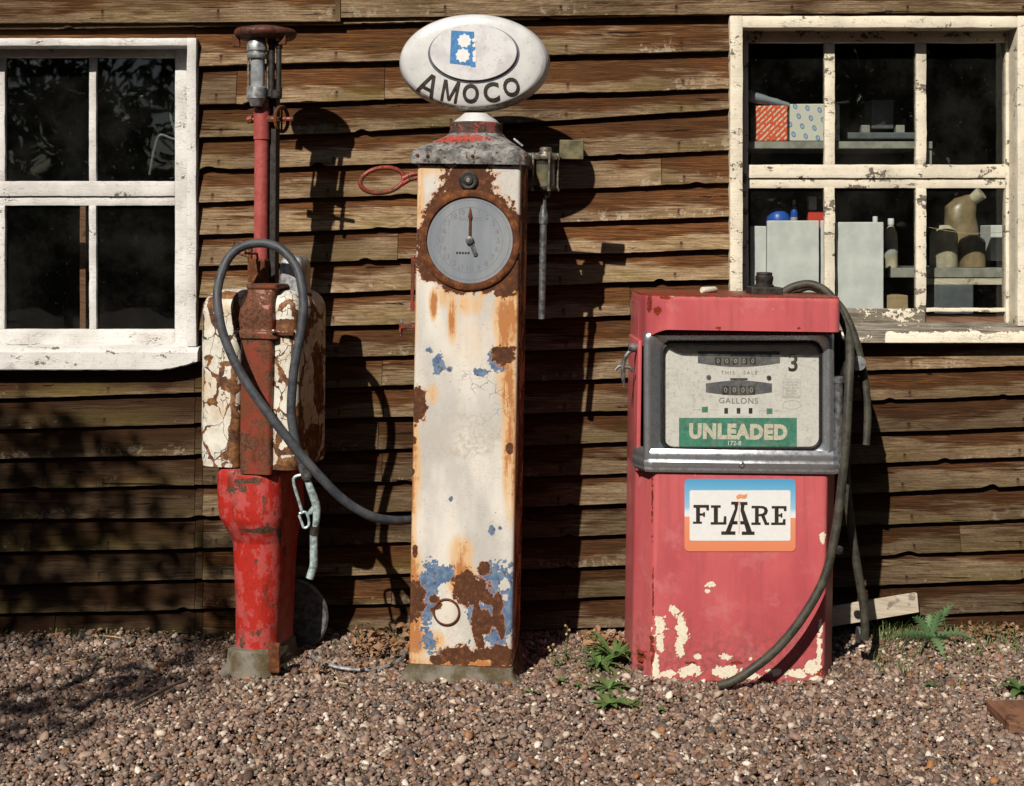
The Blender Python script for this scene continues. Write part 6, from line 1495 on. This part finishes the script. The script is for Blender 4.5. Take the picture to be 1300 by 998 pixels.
# grass: uncountable
mb = MB(); at = []
def grass_zone(n, x0, x1, y0, y1, h0, h1, dens=None):
    for _ in range(n):
        px_, py_ = random.uniform(x0, x1), random.uniform(y0, y1); p = onground(px_, py_, 0.0); p.y = min(p.y, -0.045)
        leaf_strip(mb, at, p, random.uniform(0, 6.28), random.uniform(h0, h1), random.uniform(.0012, .0024), random.uniform(1.0, 1.5), random.uniform(.2, 1.2), 4, 0, .1)
grass_zone(130, 1108, 1165, 812, 860, .015, .055); grass_zone(200, 1160, 1300, 808, 838, .012, .05); grass_zone(60, 1108, 1148, 806, 822, .05, .11); grass_zone(90, 1110, 1300, 835, 880, .008, .02); grass_zone(40, 1230, 1300, 808, 822, .03, .10)
grass_zone(70, 735, 800, 830, 862, .015, .05); grass_zone(90, 0, 300, 800, 815, .01, .04); grass_zone(60, 380, 520, 806, 826, .01, .04); grass_zone(80, 1100, 1300, 800, 812, .02, .07); grass_zone(40, 495, 520, 812, 826, .02, .05); grass_zone(50, 1165, 1260, 835, 880, .01, .03); grass_zone(14, 800, 830, 895, 905, .01, .03); grass_zone(20, 700, 740, 858, 876, .01, .025)
o = mb.build('grass', M['grass'], None, True, attrs={'rnd': at}); tag(o, 'thin green grass and moss growing through the gravel by the wall', 'grass', None, 'stuff')
# dead leaves: uncountable
mb = MB(); at = []
def litter(n, x0, x1, y0, y1, s0, s1, hz0=0.0, hz1=0.03):
    for _ in range(n):
        px_, py_ = random.uniform(x0, x1), random.uniform(y0, y1); p = onground(px_, py_, 0.012+random.uniform(hz0, hz1)); p.y = min(p.y, -0.05)
        L_ = random.uniform(s0, s1); az = random.uniform(0, 6.28)
        n0 = len(mb.V); leaf_strip(mb, at, Vector((0, 0, 0)), 0, L_, L_*random.uniform(.2, .36), random.uniform(-.3, .5), random.uniform(-2, 2), 5, 0, random.uniform(-.4, .6))
        rm = Matrix.Rotation(az, 4, 'Z') @ Matrix.Rotation(random.uniform(-.7, .7), 4, 'X')
        for i in range(n0, len(mb.V)): mb.V[i] = rm @ mb.V[i]+p
litter(260, 448, 520, 808, 840, .012, .04, 0, .045); litter(170, 738, 800, 812, 832, .012, .04, 0, .03); litter(150, 1215, 1300, 800, 818, .012, .035, 0, .03); litter(120, 1120, 1260, 820, 850, .008, .022, 0, .01); litter(60, 260, 300, 812, 830, .01, .025)
litter(520, 0, 1300, 815, 990, .004, .016, 0, .004); litter(120, 0, 300, 800, 815, .008, .02, 0, .012); litter(60, 400, 520, 845, 860, .01, .03)
o = mb.build('leaf_litter', M['dead'], None, True, attrs={'rnd': at}); tag(o, 'dry brown dead leaves drifted against the wall and over the gravel', 'leaf litter', None, 'stuff')

# ============================================================ TREES BEHIND THE CAMERA (they shade the left side, show in the panes, and some are added to cut sky light)
def tree(loc, h_, cr, n, leaf, label, seed, clumps=24, flat=1.0, density=None, trunk_r=0.12, cz=None):
    rr = random.Random(seed); e = empty('tree', loc, label, 'tree', 'trees facing the shed'); loc = Vector(loc); cz = cz if cz is not None else h_-cr
    mb = MB(); top = loc+Vector((0, 0, cz)); mb.tube(spline([loc+Vector((0, 0, -.1)), loc+Vector((.05*h_, 0, h_*.3)), top], 5), [trunk_r*(1-.06*i) for i in range(11)], 10)
    cs = []
    for k in range(clumps):
        a = rr.uniform(0, 2*PI); b = rr.uniform(-.9, 1); q_ = rr.random()**.4
        c = top+Vector((math.cos(a)*math.sqrt(1-b*b)*cr*q_, math.sin(a)*math.sqrt(1-b*b)*cr*q_, b*cr*.9*q_*flat)); cs.append((c, cr*rr.uniform(.18, .34)))
        mb.tube(spline([top+Vector((0, 0, -cr*.3)), top.lerp(c, .5)+Vector((0, 0, cr*.08)), c], 4), [trunk_r*.3*(1-.1*i) for i in range(9)], 6)
    mb.build('trunk', M['bark'], e, True)
    g_ = np.random.default_rng(seed); k = g_.integers(0, len(cs), n); cen = np.array([c for c, _ in cs])[k]; rad = np.array([r for _, r in cs])[k]
    d = g_.normal(size=(n, 3)); d /= np.linalg.norm(d, axis=1)[:, None]; pos = cen+d*(rad*g_.uniform(.3, 1, n)**.5)[:, None]
    u = g_.normal(size=(n, 3)); u /= np.linalg.norm(u, axis=1)[:, None]; w_ = np.cross(u, g_.normal(size=(n, 3))); w_ /= np.linalg.norm(w_, axis=1)[:, None]
    s_ = leaf*g_.uniform(.6, 1.3, n)[:, None]; q4 = np.stack([pos-u*s_, pos+w_*s_*.55, pos+u*s_, pos-w_*s_*.55], 1).reshape(-1, 3)-np.array(loc)
    me = bpy.data.meshes.new('crown'); me.from_pydata(q4.tolist(), [], np.arange(4*n).reshape(-1, 4).tolist()); me.materials.append(M['tree_leaf'])
    a_ = me.attributes.new('rnd', 'FLOAT', 'POINT'); a_.data.foreach_set('value', np.repeat(g_.random(n), 4).astype(np.float32))
    o = bpy.data.objects.new('crown', me); C.objects.link(o); o.parent = e
# the one whose branches throw dappled shade on the lower left of the wall
tree((-3.88, -4.0, 0), 3.9, 1.25, 4800, 0.042, 'young tree left of the pumps that shades the lower left boards', 3, 34, 1.0, trunk_r=.04, cz=3.36)
tree((-7.2, -17, 0), 6.2, 2.7, 5200, .10, 'broad tree across the yard, leftmost of the row', 11)
tree((1.5, -19, 0), 8.5, 3.2, 16000, .14, 'tall broad tree across the yard opposite the middle pump', 12)
tree((8, -17, 0), 9.0, 3.6, 16000, .14, 'tree across the yard opposite the right window', 13)
tree((-13, -20, 0), 10.5, 4.0, 14000, .16, 'large tree beyond the leftmost of the row', 14)
tree((14, -16, 0), 10, 4.0, 14000, .16, 'large tree at the right end of the row across the yard', 15)

tree((9.5, -7, 0), 12, 4.2, 16000, .15, 'unseen tall tree added on the right to cut sky light, nearer the shed', 21)  # this tree and the next four are unseen, added to cut sky fill
tree((7.5, -12, 0), 13, 4.6, 16000, .16, 'unseen tallest tree added on the right to cut sky light, behind the nearer one', 22)
tree((-12, -6, 0), 11, 4.2, 16000, .15, 'unseen tall tree added on the left side to cut sky light', 23)
tree((4.5, -15, 0), 10.5, 4.2, 18000, .15, 'unseen dense tree added right of the middle to cut sky light', 24)
tree((-2.5, -20, 0), 10, 4.0, 16000, .15, 'unseen dense tree added straight opposite the shed to cut sky light', 25)

# unseen wood added to darken pane reflections and block low sky: one uncountable mass
g_ = np.random.default_rng(77); n = 30000
ang = g_.uniform(-1.15, 1.15, n); rad = g_.uniform(27, 34, n); top = np.array([6.3+1.6*NZ.noise(Vector((a*5, 1, 1)))+1.0*NZ.noise(Vector((a*17, 1, 4))) for a in ang]); top = np.where(np.abs(ang+0.31) < 0.12, 3.0, top); hh = top*g_.uniform(0, 1, n)**0.8
pos = np.stack([rad*np.sin(ang), -rad*np.cos(ang), hh], 1); u = g_.normal(size=(n, 3)); u /= np.linalg.norm(u, axis=1)[:, None]; w_ = np.cross(u, g_.normal(size=(n, 3))); w_ /= np.linalg.norm(w_, axis=1)[:, None]; s_ = 0.34*g_.uniform(.6, 1.4, n)[:, None]
q4 = np.stack([pos-u*s_, pos+w_*s_*.7, pos+u*s_, pos-w_*s_*.7], 1).reshape(-1, 3)
me = bpy.data.meshes.new('added_wood'); me.from_pydata(q4.tolist(), [], np.arange(4*n).reshape(-1, 4).tolist()); me.materials.append(M['tree_leaf'])
a_ = me.attributes.new('rnd', 'FLOAT', 'POINT'); a_.data.foreach_set('value', np.repeat(g_.random(n), 4).astype(np.float32))
o = bpy.data.objects.new('added_wood', me); C.objects.link(o); tag(o, 'unseen dark wood added across the yard to darken the pane reflections', 'added_wood', None, 'stuff')
# ============================================================ LIGHT, SKY, CAMERA
sc = bpy.context.scene
w = bpy.data.worlds.new('World'); sc.world = w; w.use_nodes = True
nt = w.node_tree; nt.nodes.clear()
sky = nt.nodes.new('ShaderNodeTexSky'); sky.sky_type = 'NISHITA'; sky.sun_disc = False
SD = Vector((-0.43, -1.0, 0.90)).normalized()
sky.sun_elevation = math.asin(SD.z); sky.sun_rotation = math.atan2(SD.x, SD.y) % (2*PI)
sky.air_density = 1.0; sky.dust_density = 0.6; sky.ozone_density = 1.0
bg = nt.nodes.new('ShaderNodeBackground'); bg.inputs['Strength'].default_value = 0.05
ow = nt.nodes.new('ShaderNodeOutputWorld'); nt.links.new(sky.outputs[0], bg.inputs[0]); nt.links.new(bg.outputs[0], ow.inputs[0])
L = bpy.data.lights.new('sun', 'SUN'); L.energy = 5.0; L.angle = R(0.53); L.color = (1.0, 0.925, 0.82)
lo = bpy.data.objects.new('sun', L); C.objects.link(lo); lo.rotation_euler = (-SD).to_track_quat('-Z', 'Y').to_euler(); lo.location = SD*20
cam = bpy.data.cameras.new('camera'); co = bpy.data.objects.new('camera', cam); C.objects.link(co)
co.location = (0, YC, HC); co.rotation_euler = (R(90), 0, 0)
cam.sensor_width = 36; cam.lens = 36*FP/1300; cam.shift_y = -(499-HZ)/1300; cam.clip_end = 1000; cam.clip_start = 0.05
sc.camera = co
sc.view_settings.view_transform = 'Standard'; sc.view_settings.look = 'None'; sc.view_settings.exposure = 0.0; sc.view_settings.gamma = 1.0; sc.view_settings.use_curve_mapping = False
sc.cycles.max_bounces = 6; sc.cycles.diffuse_bounces = 1; sc.cycles.glossy_bounces = 3; sc.cycles.transparent_max_bounces = 12; sc.cycles.transmission_bounces = 4
sc.cycles.caustics_reflective = False; sc.cycles.caustics_refractive = False
sc.cycles.use_denoising = True
